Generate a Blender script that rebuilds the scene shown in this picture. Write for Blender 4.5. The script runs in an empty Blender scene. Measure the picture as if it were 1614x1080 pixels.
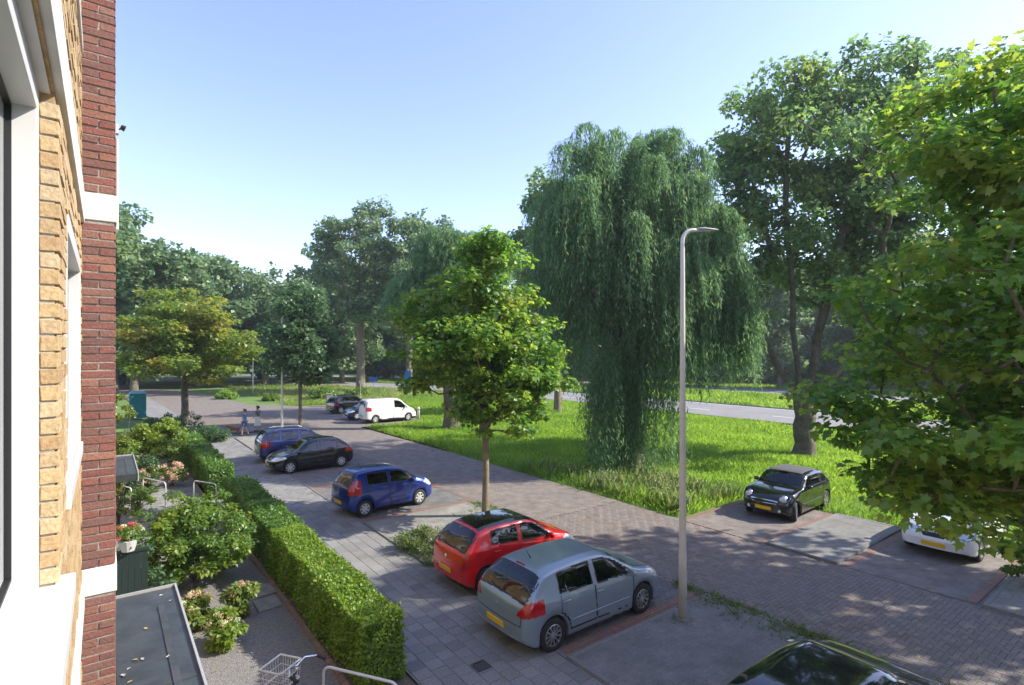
import bpy, bmesh, math, random
import numpy as np
from mathutils import Vector, Matrix, noise
R = math.radians
scene = bpy.context.scene
COL = scene.collection
# ------------------------------------------------------------------ camera, light, exposure
CAM_H = 5.5
FPX = 857.0                                   # focal length in photograph pixels (1614 wide)
cam_d = bpy.data.cameras.new('camera'); cam = bpy.data.objects.new('camera', cam_d); COL.objects.link(cam)
cam.location = (0, 0, CAM_H); cam.rotation_euler = (R(90), 0, 0)
cam_d.sensor_width = 36; cam_d.lens = 36 * FPX / 1614; cam_d.shift_y = 15 / 1614
cam_d.clip_start = 0.05; cam_d.clip_end = 3000
scene.camera = cam
SUN_EL = 37.0; SUN_AZ = 2.0
SUN_DIR = Vector((math.cos(R(SUN_AZ)) * math.cos(R(SUN_EL)), math.sin(R(SUN_AZ)) * math.cos(R(SUN_EL)), math.sin(R(SUN_EL))))  # towards the sun
world = bpy.data.worlds.new('World'); scene.world = world; world.use_nodes = True
wn = world.node_tree.nodes; wl = world.node_tree.links
sky = wn.new('ShaderNodeTexSky'); sky.sky_type = 'NISHITA'; sky.sun_disc = False
sky.sun_elevation = R(SUN_EL); sky.sun_rotation = R(90 - SUN_AZ)      # clockwise from +Y
sky.air_density = 1.0; sky.dust_density = .5; sky.ozone_density = 3.0
tintn = wn.new('ShaderNodeVectorMath'); tintn.operation = 'MULTIPLY'; tintn.inputs[1].default_value = (1.2, 1.0, 1.06); wl.new(sky.outputs[0], tintn.inputs[0]); wl.new(tintn.outputs[0], wn['Background'].inputs[0]); wn['Background'].inputs[1].default_value = 0.14
sun_d = bpy.data.lights.new('sun', 'SUN'); sun_d.energy = 3.6; sun_d.angle = R(0.55); sun_d.color = (1.0, 0.94, 0.80)
sun = bpy.data.objects.new('sun', sun_d); COL.objects.link(sun)
sun.rotation_euler = SUN_DIR.to_track_quat('Z', 'Y').to_euler(); sun.location = SUN_DIR * 60
scene.view_settings.view_transform = 'Standard'; scene.view_settings.look = 'None'
scene.view_settings.exposure = 1.38; scene.view_settings.gamma = 1.0
try: scene.view_settings.use_curve_mapping = False
except Exception: pass
scene.render.engine = 'CYCLES'
scene.cycles.max_bounces = 8; scene.cycles.transparent_max_bounces = 12

# ------------------------------------------------------------------ frame of the street: u along the facade, v away from it
UX, UY, VX, VY = -0.6, 0.8, 0.8, 0.6
def P(u, v, z=0.0): return (UX * u + VX * v, UY * u + VY * v, z)
def uvw(a):
    a = np.asarray(a, float); o = np.empty_like(a)
    o[:, 0] = UX * a[:, 0] + VX * a[:, 1]; o[:, 1] = UY * a[:, 0] + VY * a[:, 1]; o[:, 2] = a[:, 2]; return o
ANG_U = math.atan2(UY, UX); ANG_V = math.atan2(VY, VX)

# ------------------------------------------------------------------ helpers
def link(o): COL.objects.link(o); return o
def tag(o, label=None, cat=None, group=None, kind=None):
    if label: o['label'] = label
    if cat: o['category'] = cat
    if group: o['group'] = group
    if kind: o['kind'] = kind
    return o
def empty(name, loc=(0, 0, 0), rz=0.0):
    o = bpy.data.objects.new(name, None); o.empty_display_size = .3; o.location = loc; o.rotation_euler = (0, 0, rz); return link(o)
def thing(name, loc, rz, label, cat, group=None): return tag(empty(name, loc, rz), label, cat, group)
def setmats(me, mats):
    for m in (mats if isinstance(mats, (list, tuple)) else [mats]): me.materials.append(m)
def fastmesh(name, V, F, mats, parent=None, smooth=False, midx=None):
    """V (n,3) array; F (m,k) int array"""
    V = np.ascontiguousarray(V, np.float32); F = np.ascontiguousarray(F, np.int32)
    me = bpy.data.meshes.new(name); me.vertices.add(len(V)); me.vertices.foreach_set('co', V.ravel())
    m, k = F.shape
    me.loops.add(m * k); me.loops.foreach_set('vertex_index', F.ravel())
    me.polygons.add(m); me.polygons.foreach_set('loop_start', np.arange(0, m * k, k, dtype=np.int32))
    try: me.polygons.foreach_set('loop_total', np.full(m, k, np.int32))
    except Exception: pass
    setmats(me, mats)
    if midx is not None: me.polygons.foreach_set('material_index', np.asarray(midx, np.int32))
    me.polygons.foreach_set('use_smooth', np.full(m, smooth, bool))
    me.update(calc_edges=True)
    o = bpy.data.objects.new(name, me); o.parent = parent; return link(o)
class MB:
    """collects boxes, tubes and prisms into one mesh"""
    def __init__(s): s.v = []; s.f = []; s.m = []
    def add(s, vs, fs, m=0):
        b = len(s.v); s.v += [tuple(p) for p in vs]; s.f += [tuple(b + i for i in f) for f in fs]; s.m += [m] * len(fs); return s
    def box(s, x0, x1, y0, y1, z0, z1, fn=None, m=0):
        vs = [(x, y, z) for z in (z0, z1) for y in (y0, y1) for x in (x0, x1)]
        if fn: vs = [fn(*p) for p in vs]
        return s.add(vs, [(0, 2, 3, 1), (4, 5, 7, 6), (0, 1, 5, 4), (2, 6, 7, 3), (0, 4, 6, 2), (1, 3, 7, 5)], m)
    def tube(s, pts, r, n=8, m=0, cap=True):
        pts = [Vector(p) for p in pts]; rs = r if isinstance(r, (list, tuple)) else [r] * len(pts)
        vs = []; up = None
        for i, p in enumerate(pts):
            d = (pts[min(i + 1, len(pts) - 1)] - pts[max(i - 1, 0)]).normalized()
            if up is None: up = Vector((0, 0, 1)) if abs(d.z) < .9 else Vector((1, 0, 0))
            a = d.cross(up).normalized(); b = a.cross(d).normalized(); up = b
            vs += [tuple(p + (a * math.cos(t) + b * math.sin(t)) * rs[i]) for t in [2 * math.pi * k / n for k in range(n)]]
        fs = [(i * n + k, i * n + (k + 1) % n, (i + 1) * n + (k + 1) % n, (i + 1) * n + k) for i in range(len(pts) - 1) for k in range(n)]
        if cap: fs += [tuple(range(n))[::-1], tuple((len(pts) - 1) * n + k for k in range(n))]
        return s.add(vs, fs, m)
    def build(s, name, mats, parent=None, smooth=False, bevel=0, kind=None):
        me = bpy.data.meshes.new(name); me.from_pydata(s.v, [], s.f); setmats(me, mats)
        me.polygons.foreach_set('material_index', s.m); me.polygons.foreach_set('use_smooth', [smooth] * len(s.f)); me.update()
        bm = bmesh.new(); bm.from_mesh(me); bmesh.ops.recalc_face_normals(bm, faces=bm.faces); bm.to_mesh(me); bm.free()
        o = bpy.data.objects.new(name, me); o.parent = parent; link(o)
        if bevel:
            b = o.modifiers.new('bevel', 'BEVEL'); b.width = bevel; b.segments = 2; b.limit_method = 'ANGLE'
        if kind: o['kind'] = kind
        return o
def ubox(mb, u0, u1, v0, v1, z0, z1, m=0): return mb.box(u0, u1, v0, v1, z0, z1, fn=P, m=m)
def sheet(name, poly, z, mat, kind='structure', parent=None):
    me = bpy.data.meshes.new(name); bm = bmesh.new()
    f = bm.faces.new([bm.verts.new(P(u, v, z)) for u, v in poly]); bmesh.ops.triangulate(bm, faces=[f])
    bmesh.ops.recalc_face_normals(bm, faces=bm.faces)
    if sum(q.normal.z for q in bm.faces) < 0: bmesh.ops.reverse_faces(bm, faces=bm.faces)
    bm.to_mesh(me); bm.free(); me.materials.append(mat)
    o = bpy.data.objects.new(name, me); o.parent = parent; link(o)
    if kind: o['kind'] = kind
    return o
def children(o): return [c for c in bpy.data.objects if c.parent == o]

# ------------------------------------------------------------------ materials
def newmat(name):
    m = bpy.data.materials.new(name); m.use_nodes = True; nt = m.node_tree; return m, nt.nodes, nt.links, nt.nodes['Principled BSDF']
def pmat(name, col, rough=.6, metal=0., coat=0., var=.0, scale=20, bump=0., spec=None):
    m, n, l, b = newmat(name)
    b.inputs['Base Color'].default_value = (*col, 1); b.inputs['Roughness'].default_value = rough; b.inputs['Metallic'].default_value = metal
    if coat: b.inputs['Coat Weight'].default_value = coat; b.inputs['Coat Roughness'].default_value = .04
    if spec is not None: b.inputs['Specular IOR Level'].default_value = spec
    if var or bump:
        tc = n.new('ShaderNodeTexCoord'); nz = n.new('ShaderNodeTexNoise'); nz.inputs['Scale'].default_value = scale; nz.inputs['Detail'].default_value = 6
        l.new(tc.outputs['Object'], nz.inputs['Vector'])
        if var:
            mp = n.new('ShaderNodeMapRange'); mp.inputs[1].default_value = .3; mp.inputs[2].default_value = .7; mp.inputs[3].default_value = 1 - var; mp.inputs[4].default_value = 1 + var
            mx = n.new('ShaderNodeVectorMath'); mx.operation = 'SCALE'; mx.inputs[0].default_value = col
            l.new(nz.outputs[0], mp.inputs[0]); l.new(mp.outputs[0], mx.inputs['Scale']); l.new(mx.outputs[0], b.inputs['Base Color'])
        if bump:
            bp = n.new('ShaderNodeBump'); bp.inputs['Strength'].default_value = bump; bp.inputs['Distance'].default_value = .02
            l.new(nz.outputs[0], bp.inputs['Height']); l.new(bp.outputs[0], b.inputs['Normal'])
    return m
def leafmat(name, cols, patch=None, patch_amt=.35, patch_scale=.35, trans=.5, gloss=.04):
    """cols: list of colours picked at random per leaf; patch: second tint in broad patches"""
    m, n, l, b = newmat(name); n.remove(b); out = n['Material Output']
    geo = n.new('ShaderNodeNewGeometry'); ramp = n.new('ShaderNodeValToRGB')
    while len(ramp.color_ramp.elements) < len(cols): ramp.color_ramp.elements.new(.5)
    for i, c in enumerate(cols):
        ramp.color_ramp.elements[i].position = i / max(1, len(cols) - 1); ramp.color_ramp.elements[i].color = (*c, 1)
    l.new(geo.outputs['Random Per Island'], ramp.inputs[0]); col = ramp.outputs[0]
    if patch:
        tc = n.new('ShaderNodeTexCoord'); nz = n.new('ShaderNodeTexNoise'); nz.inputs['Scale'].default_value = patch_scale; nz.inputs['Detail'].default_value = 4
        ge = n.new('ShaderNodeNewGeometry'); l.new(tc.outputs['Object'], nz.inputs['Vector'])
        wn_ = n.new('ShaderNodeMath'); wn_.operation = 'MULTIPLY_ADD'; wn_.inputs[1].default_value = .16; l.new(ge.outputs['Random Per Island'], wn_.inputs[0]); l.new(nz.outputs[0], wn_.inputs[2])
        mp = n.new('ShaderNodeMapRange'); mp.inputs[1].default_value = .58; mp.inputs[2].default_value = .74; mp.inputs[4].default_value = patch_amt; l.new(wn_.outputs[0], mp.inputs[0])
        mx = n.new('ShaderNodeMix'); mx.data_type = 'RGBA'; mx.inputs[7].default_value = (*patch, 1)
        l.new(mp.outputs[0], mx.inputs[0]); l.new(col, mx.inputs[6]); col = mx.outputs[2]
    d = n.new('ShaderNodeBsdfDiffuse'); t = n.new('ShaderNodeBsdfTranslucent'); g = n.new('ShaderNodeBsdfGlossy'); g.inputs['Roughness'].default_value = .45
    g.inputs['Color'].default_value = (.8, .9, .8, 1)
    hs = n.new('ShaderNodeHueSaturation'); hs.inputs['Hue'].default_value = .485; hs.inputs['Saturation'].default_value = 1.05; hs.inputs['Value'].default_value = 2.3
    l.new(col, hs.inputs['Color']); l.new(col, d.inputs['Color']); l.new(hs.outputs[0], t.inputs['Color'])
    a = n.new('ShaderNodeMixShader'); a.inputs[0].default_value = trans; l.new(d.outputs[0], a.inputs[1]); l.new(t.outputs[0], a.inputs[2])
    c = n.new('ShaderNodeMixShader'); c.inputs[0].default_value = gloss; l.new(a.outputs[0], c.inputs[1]); l.new(g.outputs[0], c.inputs[2])
    l.new(c.outputs[0], out.inputs['Surface']); return m
def paving(name, c1, c2, mortar, bw, bh, rot=0., dirt=.35, stain=(.1, .1, .095), mort=.006, bump=.35, offset=.5):
    m, n, l, b = newmat(name); tc = n.new('ShaderNodeTexCoord'); mp = n.new('ShaderNodeMapping'); mp.inputs['Rotation'].default_value = (0, 0, -ANG_V + rot)
    l.new(tc.outputs['Object'], mp.inputs[0]); bt = n.new('ShaderNodeTexBrick'); l.new(mp.outputs[0], bt.inputs['Vector'])
    bt.inputs['Color1'].default_value = (*c1, 1); bt.inputs['Color2'].default_value = (*c2, 1); bt.inputs['Mortar'].default_value = (*mortar, 1)
    bt.inputs['Scale'].default_value = 1; bt.inputs['Mortar Size'].default_value = mort; bt.inputs['Brick Width'].default_value = bw; bt.inputs['Row Height'].default_value = bh; bt.offset = offset
    n1 = n.new('ShaderNodeTexNoise'); n1.inputs['Scale'].default_value = .55; n1.inputs['Detail'].default_value = 8; n1.inputs['Roughness'].default_value = .65; l.new(tc.outputs['Object'], n1.inputs['Vector'])
    n2 = n.new('ShaderNodeTexNoise'); n2.inputs['Scale'].default_value = 45; n2.inputs['Detail'].default_value = 3; l.new(tc.outputs['Object'], n2.inputs['Vector'])
    m1 = n.new('ShaderNodeMapRange'); m1.inputs[1].default_value = .42; m1.inputs[2].default_value = .66; m1.inputs[4].default_value = dirt; l.new(n1.outputs[0], m1.inputs[0])
    mx = n.new('ShaderNodeMix'); mx.data_type = 'RGBA'; mx.inputs[7].default_value = (*stain, 1); l.new(m1.outputs[0], mx.inputs[0]); l.new(bt.outputs[0], mx.inputs[6])
    m2 = n.new('ShaderNodeMapRange'); m2.inputs[1].default_value = .25; m2.inputs[2].default_value = .75; m2.inputs[3].default_value = .75; m2.inputs[4].default_value = 1.25; l.new(n2.outputs[0], m2.inputs[0])
    n3 = n.new('ShaderNodeTexNoise'); n3.inputs['Scale'].default_value = 2.2; n3.inputs['Detail'].default_value = 9; n3.inputs['Roughness'].default_value = .7; l.new(tc.outputs['Object'], n3.inputs['Vector'])
    m3 = n.new('ShaderNodeMapRange'); m3.inputs[1].default_value = .36; m3.inputs[2].default_value = .62; m3.inputs[3].default_value = .66; m3.inputs[4].default_value = 1.1; l.new(n3.outputs[0], m3.inputs[0])
    mm = n.new('ShaderNodeMath'); mm.operation = 'MULTIPLY'; l.new(m2.outputs[0], mm.inputs[0]); l.new(m3.outputs[0], mm.inputs[1]); m2 = mm
    vm = n.new('ShaderNodeVectorMath'); vm.operation = 'SCALE'; l.new(mx.outputs[2], vm.inputs[0]); l.new(m2.outputs[0], vm.inputs['Scale']); l.new(vm.outputs[0], b.inputs['Base Color'])
    b.inputs['Roughness'].default_value = .85
    bp = n.new('ShaderNodeBump'); bp.inputs['Strength'].default_value = bump; bp.inputs['Distance'].default_value = .01; bp.invert = True; l.new(bt.outputs['Fac'], bp.inputs['Height']); l.new(bp.outputs[0], b.inputs['Normal'])
    return m
def piecemat(name, cols, rough=.85, dirt=.3, stain=(.1, .1, .095), nscale=30, bump=.3, moss=None):
    """each separate piece (object or island) gets its own tone"""
    m, n, l, b = newmat(name); geo = n.new('ShaderNodeNewGeometry'); oi = n.new('ShaderNodeObjectInfo'); ad = n.new('ShaderNodeMath'); ad.operation = 'ADD'
    fr = n.new('ShaderNodeMath'); fr.operation = 'FRACT'; l.new(geo.outputs['Random Per Island'], ad.inputs[0]); l.new(oi.outputs['Random'], ad.inputs[1]); l.new(ad.outputs[0], fr.inputs[0])
    rp = n.new('ShaderNodeValToRGB')
    while len(rp.color_ramp.elements) < len(cols): rp.color_ramp.elements.new(.5)
    for i, c in enumerate(cols): rp.color_ramp.elements[i].position = i / (len(cols) - 1); rp.color_ramp.elements[i].color = (*c, 1)
    l.new(fr.outputs[0], rp.inputs[0])
    tc = n.new('ShaderNodeNewGeometry'); n1 = n.new('ShaderNodeTexNoise'); n1.inputs['Scale'].default_value = .6; n1.inputs['Detail'].default_value = 8; l.new(tc.outputs['Position'], n1.inputs['Vector'])
    m1 = n.new('ShaderNodeMapRange'); m1.inputs[1].default_value = .4; m1.inputs[2].default_value = .66; m1.inputs[4].default_value = dirt; l.new(n1.outputs[0], m1.inputs[0])
    mx = n.new('ShaderNodeMix'); mx.data_type = 'RGBA'; mx.inputs[7].default_value = (*stain, 1); l.new(m1.outputs[0], mx.inputs[0]); l.new(rp.outputs[0], mx.inputs[6])
    n2 = n.new('ShaderNodeTexNoise'); n2.inputs['Scale'].default_value = nscale; n2.inputs['Detail'].default_value = 6; l.new(tc.outputs['Position'], n2.inputs['Vector'])
    m2 = n.new('ShaderNodeMapRange'); m2.inputs[1].default_value = .25; m2.inputs[2].default_value = .75; m2.inputs[3].default_value = .72; m2.inputs[4].default_value = 1.25; l.new(n2.outputs[0], m2.inputs[0])
    vm = n.new('ShaderNodeVectorMath'); vm.operation = 'SCALE'; l.new(mx.outputs[2], vm.inputs[0]); l.new(m2.outputs[0], vm.inputs['Scale']); l.new(vm.outputs[0], b.inputs['Base Color'])
    b.inputs['Roughness'].default_value = rough
    bp = n.new('ShaderNodeBump'); bp.inputs['Strength'].default_value = bump; bp.inputs['Distance'].default_value = .01; l.new(n2.outputs[0], bp.inputs['Height']); l.new(bp.outputs[0], b.inputs['Normal'])
    return m
def groundmat(name, cols, scale=1.2, fine=14, rough=.95, bump=.6):
    m, n, l, b = newmat(name); geo = n.new('ShaderNodeNewGeometry')
    n1 = n.new('ShaderNodeTexNoise'); n1.inputs['Scale'].default_value = scale; n1.inputs['Detail'].default_value = 10; n1.inputs['Roughness'].default_value = .7; l.new(geo.outputs['Position'], n1.inputs['Vector'])
    rp = n.new('ShaderNodeValToRGB')
    while len(rp.color_ramp.elements) < len(cols): rp.color_ramp.elements.new(.5)
    for i, c in enumerate(cols): rp.color_ramp.elements[i].position = .3 + .4 * i / (len(cols) - 1); rp.color_ramp.elements[i].color = (*c, 1)
    l.new(n1.outputs[0], rp.inputs[0]); l.new(rp.outputs[0], b.inputs['Base Color']); b.inputs['Roughness'].default_value = rough
    n2 = n.new('ShaderNodeTexNoise'); n2.inputs['Scale'].default_value = fine; n2.inputs['Detail'].default_value = 5; l.new(geo.outputs['Position'], n2.inputs['Vector'])
    bp = n.new('ShaderNodeBump'); bp.inputs['Strength'].default_value = bump; bp.inputs['Distance'].default_value = .05; l.new(n2.outputs[0], bp.inputs['Height']); l.new(bp.outputs[0], b.inputs['Normal'])
    return m
M = {}
M['white'] = pmat('white_paint', (.54, .54, .53), .35, var=.03, scale=3)
M['band'] = pmat('white_rendered_band', (.55, .55, .53), .8, var=.14, scale=4, bump=.4)
M['soffit'] = pmat('grey_soffit', (.55, .55, .56), .8, var=.08, scale=5)
M['black'] = pmat('black_plastic', (.012, .012, .013), .5)
M['rubber'] = pmat('tyre_rubber', (.018, .018, .018), .8, var=.2, scale=30)
M['metal'] = pmat('galvanised_steel', (.52, .51, .49), .45, .55, var=.08, scale=4)
M['mortar'] = pmat('mortar', (.25, .225, .195), .95, var=.2, scale=25, bump=.5)
M['felt'] = pmat('roofing_felt', (.034, .040, .040), .42, var=.35, scale=5, bump=.35)
M['bark'] = groundmat('bark', [(.06, .048, .035), (.13, .11, .08), (.2, .17, .12)], 3, 22, bump=1.)
M['bark_light'] = groundmat('pale_bark', [(.12, .10, .07), (.2, .165, .11), (.27, .22, .14)], 3, 20, bump=.8)
M['ybrick'] = piecemat('yellow_brick', [(.36, .23, .11), (.44, .31, .155), (.46, .35, .21), (.38, .25, .12)], dirt=.2, nscale=70, bump=.4)
M['rbrick'] = piecemat('red_brick', [(.16, .058, .048), (.21, .072, .056), (.135, .062, .054), (.18, .085, .066), (.235, .105, .07)], dirt=.15, nscale=60, bump=.5)
M['tile'] = piecemat('pavement_tile', [(.155, .15, .15), (.20, .195, .19), (.235, .23, .22), (.175, .17, .165)], dirt=.25)
M['paver'] = piecemat('road_clinker', [(.145, .115, .098), (.185, .148, .128), (.215, .182, .16), (.16, .13, .115)], dirt=.6, stain=(.16, .15, .145), nscale=50)
M['gpaver'] = piecemat('grey_clinker', [(.11, .11, .112), (.15, .147, .145), (.185, .18, .175)], dirt=.4, stain=(.1, .095, .09), nscale=50)
M['redline'] = piecemat('red_clinker', [(.20, .115, .09), (.24, .135, .105), (.22, .13, .105)], dirt=.7, stain=(.2, .15, .12), nscale=50)
M['road_tex'] = paving('road_clinker_far', (.19, .155, .135), (.245, .205, .18), (.14, .12, .105), .2, .1, rot=R(45), dirt=.6, stain=(.16, .15, .145))
M['bay_tex'] = paving('grey_clinker_far', (.145, .142, .14), (.20, .195, .19), (.10, .095, .088), .2, .1, dirt=.4)
M['tile_tex'] = paving('tile_far', (.205, .20, .196), (.27, .263, .252), (.11, .105, .098), .3, .3, dirt=.25)
M['island'] = paving('pale_slab', (.26, .25, .225), (.30, .285, .255), (.15, .14, .12), .3, .3, dirt=.6, stain=(.17, .165, .15), mort=.003)
M['island_dark'] = paving('grey_slab', (.20, .195, .185), (.23, .225, .21), (.15, .145, .135), .2, .1, dirt=.75, stain=(.14, .135, .125), mort=.003, bump=.15)
M['asphalt'] = groundmat('asphalt', [(.17, .165, .165), (.21, .205, .205), (.235, .23, .228)], .4, 60, bump=.15)
M['kerb'] = piecemat('kerb_concrete', [(.16, .155, .145), (.22, .215, .20), (.19, .185, .175)], dirt=.4)
M['gravel'] = groundmat('gravel', [(.12, .115, .115), (.21, .20, .195), (.30, .29, .28)], 22, 60, bump=.8)
M['soil'] = groundmat('soil', [(.10, .08, .055), (.16, .13, .095)], 6, 30)
M['meadow'] = groundmat('meadow_floor', [(.06, .10, .02), (.10, .17, .03), (.15, .22, .04)], .35, 10)
M['line'] = pmat('road_marking', (.72, .72, .70), .7, var=.1, scale=5)
M['sandbed'] = pmat('joint_sand', (.085, .078, .068), .95, var=.3, scale=12)
M['l_maple'] = leafmat('maple_leaves', [(.05, .13, .022), (.08, .18, .028), (.13, .24, .034), (.19, .31, .045)], patch=(.28, .28, .04), patch_amt=.45, patch_scale=.8, trans=.52)
M['l_big'] = leafmat('sycamore_leaves', [(.055, .115, .042), (.085, .165, .055), (.13, .215, .065)], patch=(.18, .24, .05), patch_amt=.7, trans=.52)
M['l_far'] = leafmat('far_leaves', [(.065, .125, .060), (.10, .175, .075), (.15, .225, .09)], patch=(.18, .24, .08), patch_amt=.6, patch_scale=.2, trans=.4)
M['l_dark'] = leafmat('dark_leaves', [(.036, .085, .036), (.055, .115, .045), (.085, .155, .055)], trans=.45)
M['l_gold'] = leafmat('turning_leaves', [(.08, .15, .026), (.13, .20, .032), (.19, .24, .04)], patch=(.36, .27, .05), patch_amt=.7, patch_scale=.3, trans=.5)
M['l_willow'] = leafmat('willow_leaves', [(.055, .125, .062), (.08, .165, .075), (.12, .21, .085), (.17, .26, .10)], trans=.45, gloss=.03)
M['l_hedge'] = leafmat('privet_leaves', [(.06, .12, .016), (.11, .20, .024), (.18, .28, .035), (.26, .34, .06)], trans=.45, gloss=.03)
M['l_hedge2'] = leafmat('hedge_leaves', [(.05, .12, .02), (.08, .17, .025), (.12, .22, .035)], trans=.45, gloss=.05)
M['l_lime'] = leafmat('lime_leaves', [(.09, .16, .02), (.15, .22, .028), (.22, .29, .04)], trans=.5)
M['l_bush'] = leafmat('shrub_leaves', [(.055, .12, .022), (.09, .17, .028), (.14, .22, .036)], patch=(.22, .28, .03), patch_amt=.8, patch_scale=1.2, trans=.5)
M['grass'] = leafmat('grass_blades', [(.10, .20, .025), (.15, .27, .035), (.20, .32, .045), (.26, .33, .08)], patch=(.075, .165, .032), patch_amt=.6, patch_scale=.25, trans=.5, gloss=.02)
M['weed'] = leafmat('weed_blades', [(.06, .11, .03), (.11, .16, .05), (.20, .22, .09)], trans=.4)
M['l_hyd'] = leafmat('hydrangea_leaves', [(.07, .12, .02), (.13, .18, .03), (.2, .24, .05)], trans=.4)
M['fl_pink'] = leafmat('faded_blooms', [(.42, .24, .16), (.55, .36, .26), (.5, .42, .28)], trans=.3)
M['fl_white'] = leafmat('white_blooms', [(.5, .55, .35), (.7, .7, .55)], trans=.3)
M['fl_red'] = leafmat('red_blooms', [(.55, .03, .05), (.6, .12, .12), (.6, .3, .1)], trans=.3)
def glassmat(name, tint=(.22, .27, .26), refl=.12):
    m, n, l, b = newmat(name); n.remove(b); out = n['Material Output']
    t = n.new('ShaderNodeBsdfTransparent'); t.inputs[0].default_value = (*tint, 1); g = n.new('ShaderNodeBsdfGlossy'); g.inputs['Roughness'].default_value = .015
    g.inputs['Color'].default_value = (.95, .97, 1, 1)
    lw = n.new('ShaderNodeLayerWeight'); lw.inputs[0].default_value = .5; pw = n.new('ShaderNodeMath'); pw.operation = 'POWER'; pw.inputs[1].default_value = 5; l.new(lw.outputs['Facing'], pw.inputs[0])
    mp = n.new('ShaderNodeMapRange'); mp.inputs[3].default_value = refl; l.new(pw.outputs[0], mp.inputs[0])
    x = n.new('ShaderNodeMixShader'); l.new(mp.outputs[0], x.inputs[0]); l.new(t.outputs[0], x.inputs[1]); l.new(g.outputs[0], x.inputs[2]); l.new(x.outputs[0], out.inputs['Surface']); return m
M['carglass'] = glassmat('car_glass', (.24, .29, .28), .075)
M['winglass'] = glassmat('window_glass', (.7, .76, .75), .06)
M['chrome'] = pmat('chrome', (.75, .75, .76), .12, 1.)
M['alloy'] = pmat('alloy_rim', (.55, .56, .58), .3, .85)
M['capsilver'] = pmat('wheel_cover', (.55, .56, .58), .35, .3)
M['interior'] = pmat('car_interior', (.035, .035, .038), .8, var=.3, scale=12)
M['taillight'] = pmat('tail_lamp', (.38, .010, .012), .12, coat=1)
M['headlight'] = pmat('head_lamp', (.62, .64, .66), .08, .35, coat=1)
M['plate'] = pmat('yellow_plate', (.75, .45, .02), .4)
M['indic'] = pmat('clear_indicator', (.8, .5, .35), .2)
def paint(name, col, metal=.25, rough=.3): return pmat(name, col, rough, metal, coat=1., var=.05, scale=2.5)

# ================================================================== THE SETTING
# layers: ground -.03, meadow soil, roads 0, bays .004, pavement .03
g = fastmesh('ground', np.array([(-900, -500, -.05), (900, -500, -.05), (900, 1300, -.05), (-900, 1300, -.05)]), np.array([[0, 1, 2, 3]]), M['meadow']); g['kind'] = 'structure'
# local street (clinkers)
NEAR_E, FAR_E = 10.9, 15.2
sheet('street', [(-45, NEAR_E), (-45, FAR_E), (2.2, FAR_E), (3.4, 19.8), (6.2, 19.8), (6.2, FAR_E), (8.1, FAR_E), (8.1, 19.8), (11.0, 19.8), (11.0, FAR_E), (26, FAR_E), (38.6, 15.0),
                 (38.6, 20.6), (56, 20.6), (57.5, 15.5), (62, 12.2), (84, 10.3), (105, 3), (101, -3), (80, 4.2), (60, 5.0), (44, 5.6), (41, 6.2), (40.4, 9.8), (38.6, NEAR_E)], -.012, M['road_tex'])
# near parking strip
sheet('parking_strip', [(-45, 6.6), (-45, NEAR_E), (38.4, NEAR_E), (40, 9.6), (40.6, 6.6)], -.008, M['bay_tex'])
def pieces(name, spots, size, top, mat, parent, n_single, jit=.0015, seed=1, gap=.006, long_axis=None):
    """spots: list of (u, v, rot90). the n_single nearest to the camera become objects, the rest one joined part"""
    rg = random.Random(seed); w, h, d = size
    spots = sorted(spots, key=lambda s: P(s[0], s[1])[0] ** 2 + P(s[0], s[1])[1] ** 2)
    mesh = MB(); hw, hh = w / 2 - gap / 2, h / 2 - gap / 2; c = min(.004, hw * .2)
    vs = [(-hw, -hh, -d), (hw, -hh, -d), (hw, hh, -d), (-hw, hh, -d), (-hw + 0, -hh, -c), (hw, -hh, -c), (hw, hh, -c), (-hw, hh, -c),
          (-hw + c, -hh + c, 0), (hw - c, -hh + c, 0), (hw - c, hh - c, 0), (-hw + c, hh - c, 0)]
    fs = [(0, 1, 5, 4), (1, 2, 6, 5), (2, 3, 7, 6), (3, 0, 4, 7), (4, 5, 9, 8), (5, 6, 10, 9), (6, 7, 11, 10), (7, 4, 8, 11), (8, 9, 10, 11)]
    proto = None
    for u, v, r in spots[:n_single]:
        if proto is None:
            proto = mesh.add(vs, fs).build(name, mat, parent); o = proto
        else:
            o = bpy.data.objects.new(name, proto.data); o.parent = parent; link(o)
        o.location = P(u, v, top + rg.uniform(-jit, jit)); o.rotation_euler = (rg.uniform(-.006, .006), rg.uniform(-.006, .006), ANG_V + (math.pi / 2 if r else 0) + rg.uniform(-.01, .01))
    rest = spots[n_single:]
    if rest:
        A = np.array(vs); n = len(rest); V = np.zeros((n, 12, 3)); 
        for i, (u, v, r) in enumerate(rest):
            t = ANG_V + (math.pi / 2 if r else 0) + rg.uniform(-.01, .01); ct, st = math.cos(t), math.sin(t); p = P(u, v)
            V[i, :, 0] = A[:, 0] * ct - A[:, 1] * st + p[0]; V[i, :, 1] = A[:, 0] * st + A[:, 1] * ct + p[1]
            V[i, :, 2] = A[:, 2] + top + rg.uniform(-jit, jit) + A[:, 0] * rg.uniform(-.01, .01)
        F = (np.array(fs)[None] + (np.arange(n) * 12)[:, None, None]).reshape(-1, 4)
        o = fastmesh(name + '_field', V.reshape(-1, 3), F, mat, parent); o['kind'] = 'stuff'
street = bpy.data.objects['street']; bays = bpy.data.objects['parking_strip']
sp = []
for i in range(0, 130):
    for j in range(0, 43):
        d = (i - j) % 4; u0 = 0.6 + i * .1; v0 = NEAR_E + .12 + j * .1 - .05
        if d == 0: sp.append((u0 + .1, v0 + .05, True))
        elif d == 3: sp.append((u0 + .05, v0 + .1, False))
sp = [s for s in sp if NEAR_E + .1 < s[1] < FAR_E - .08]
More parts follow.
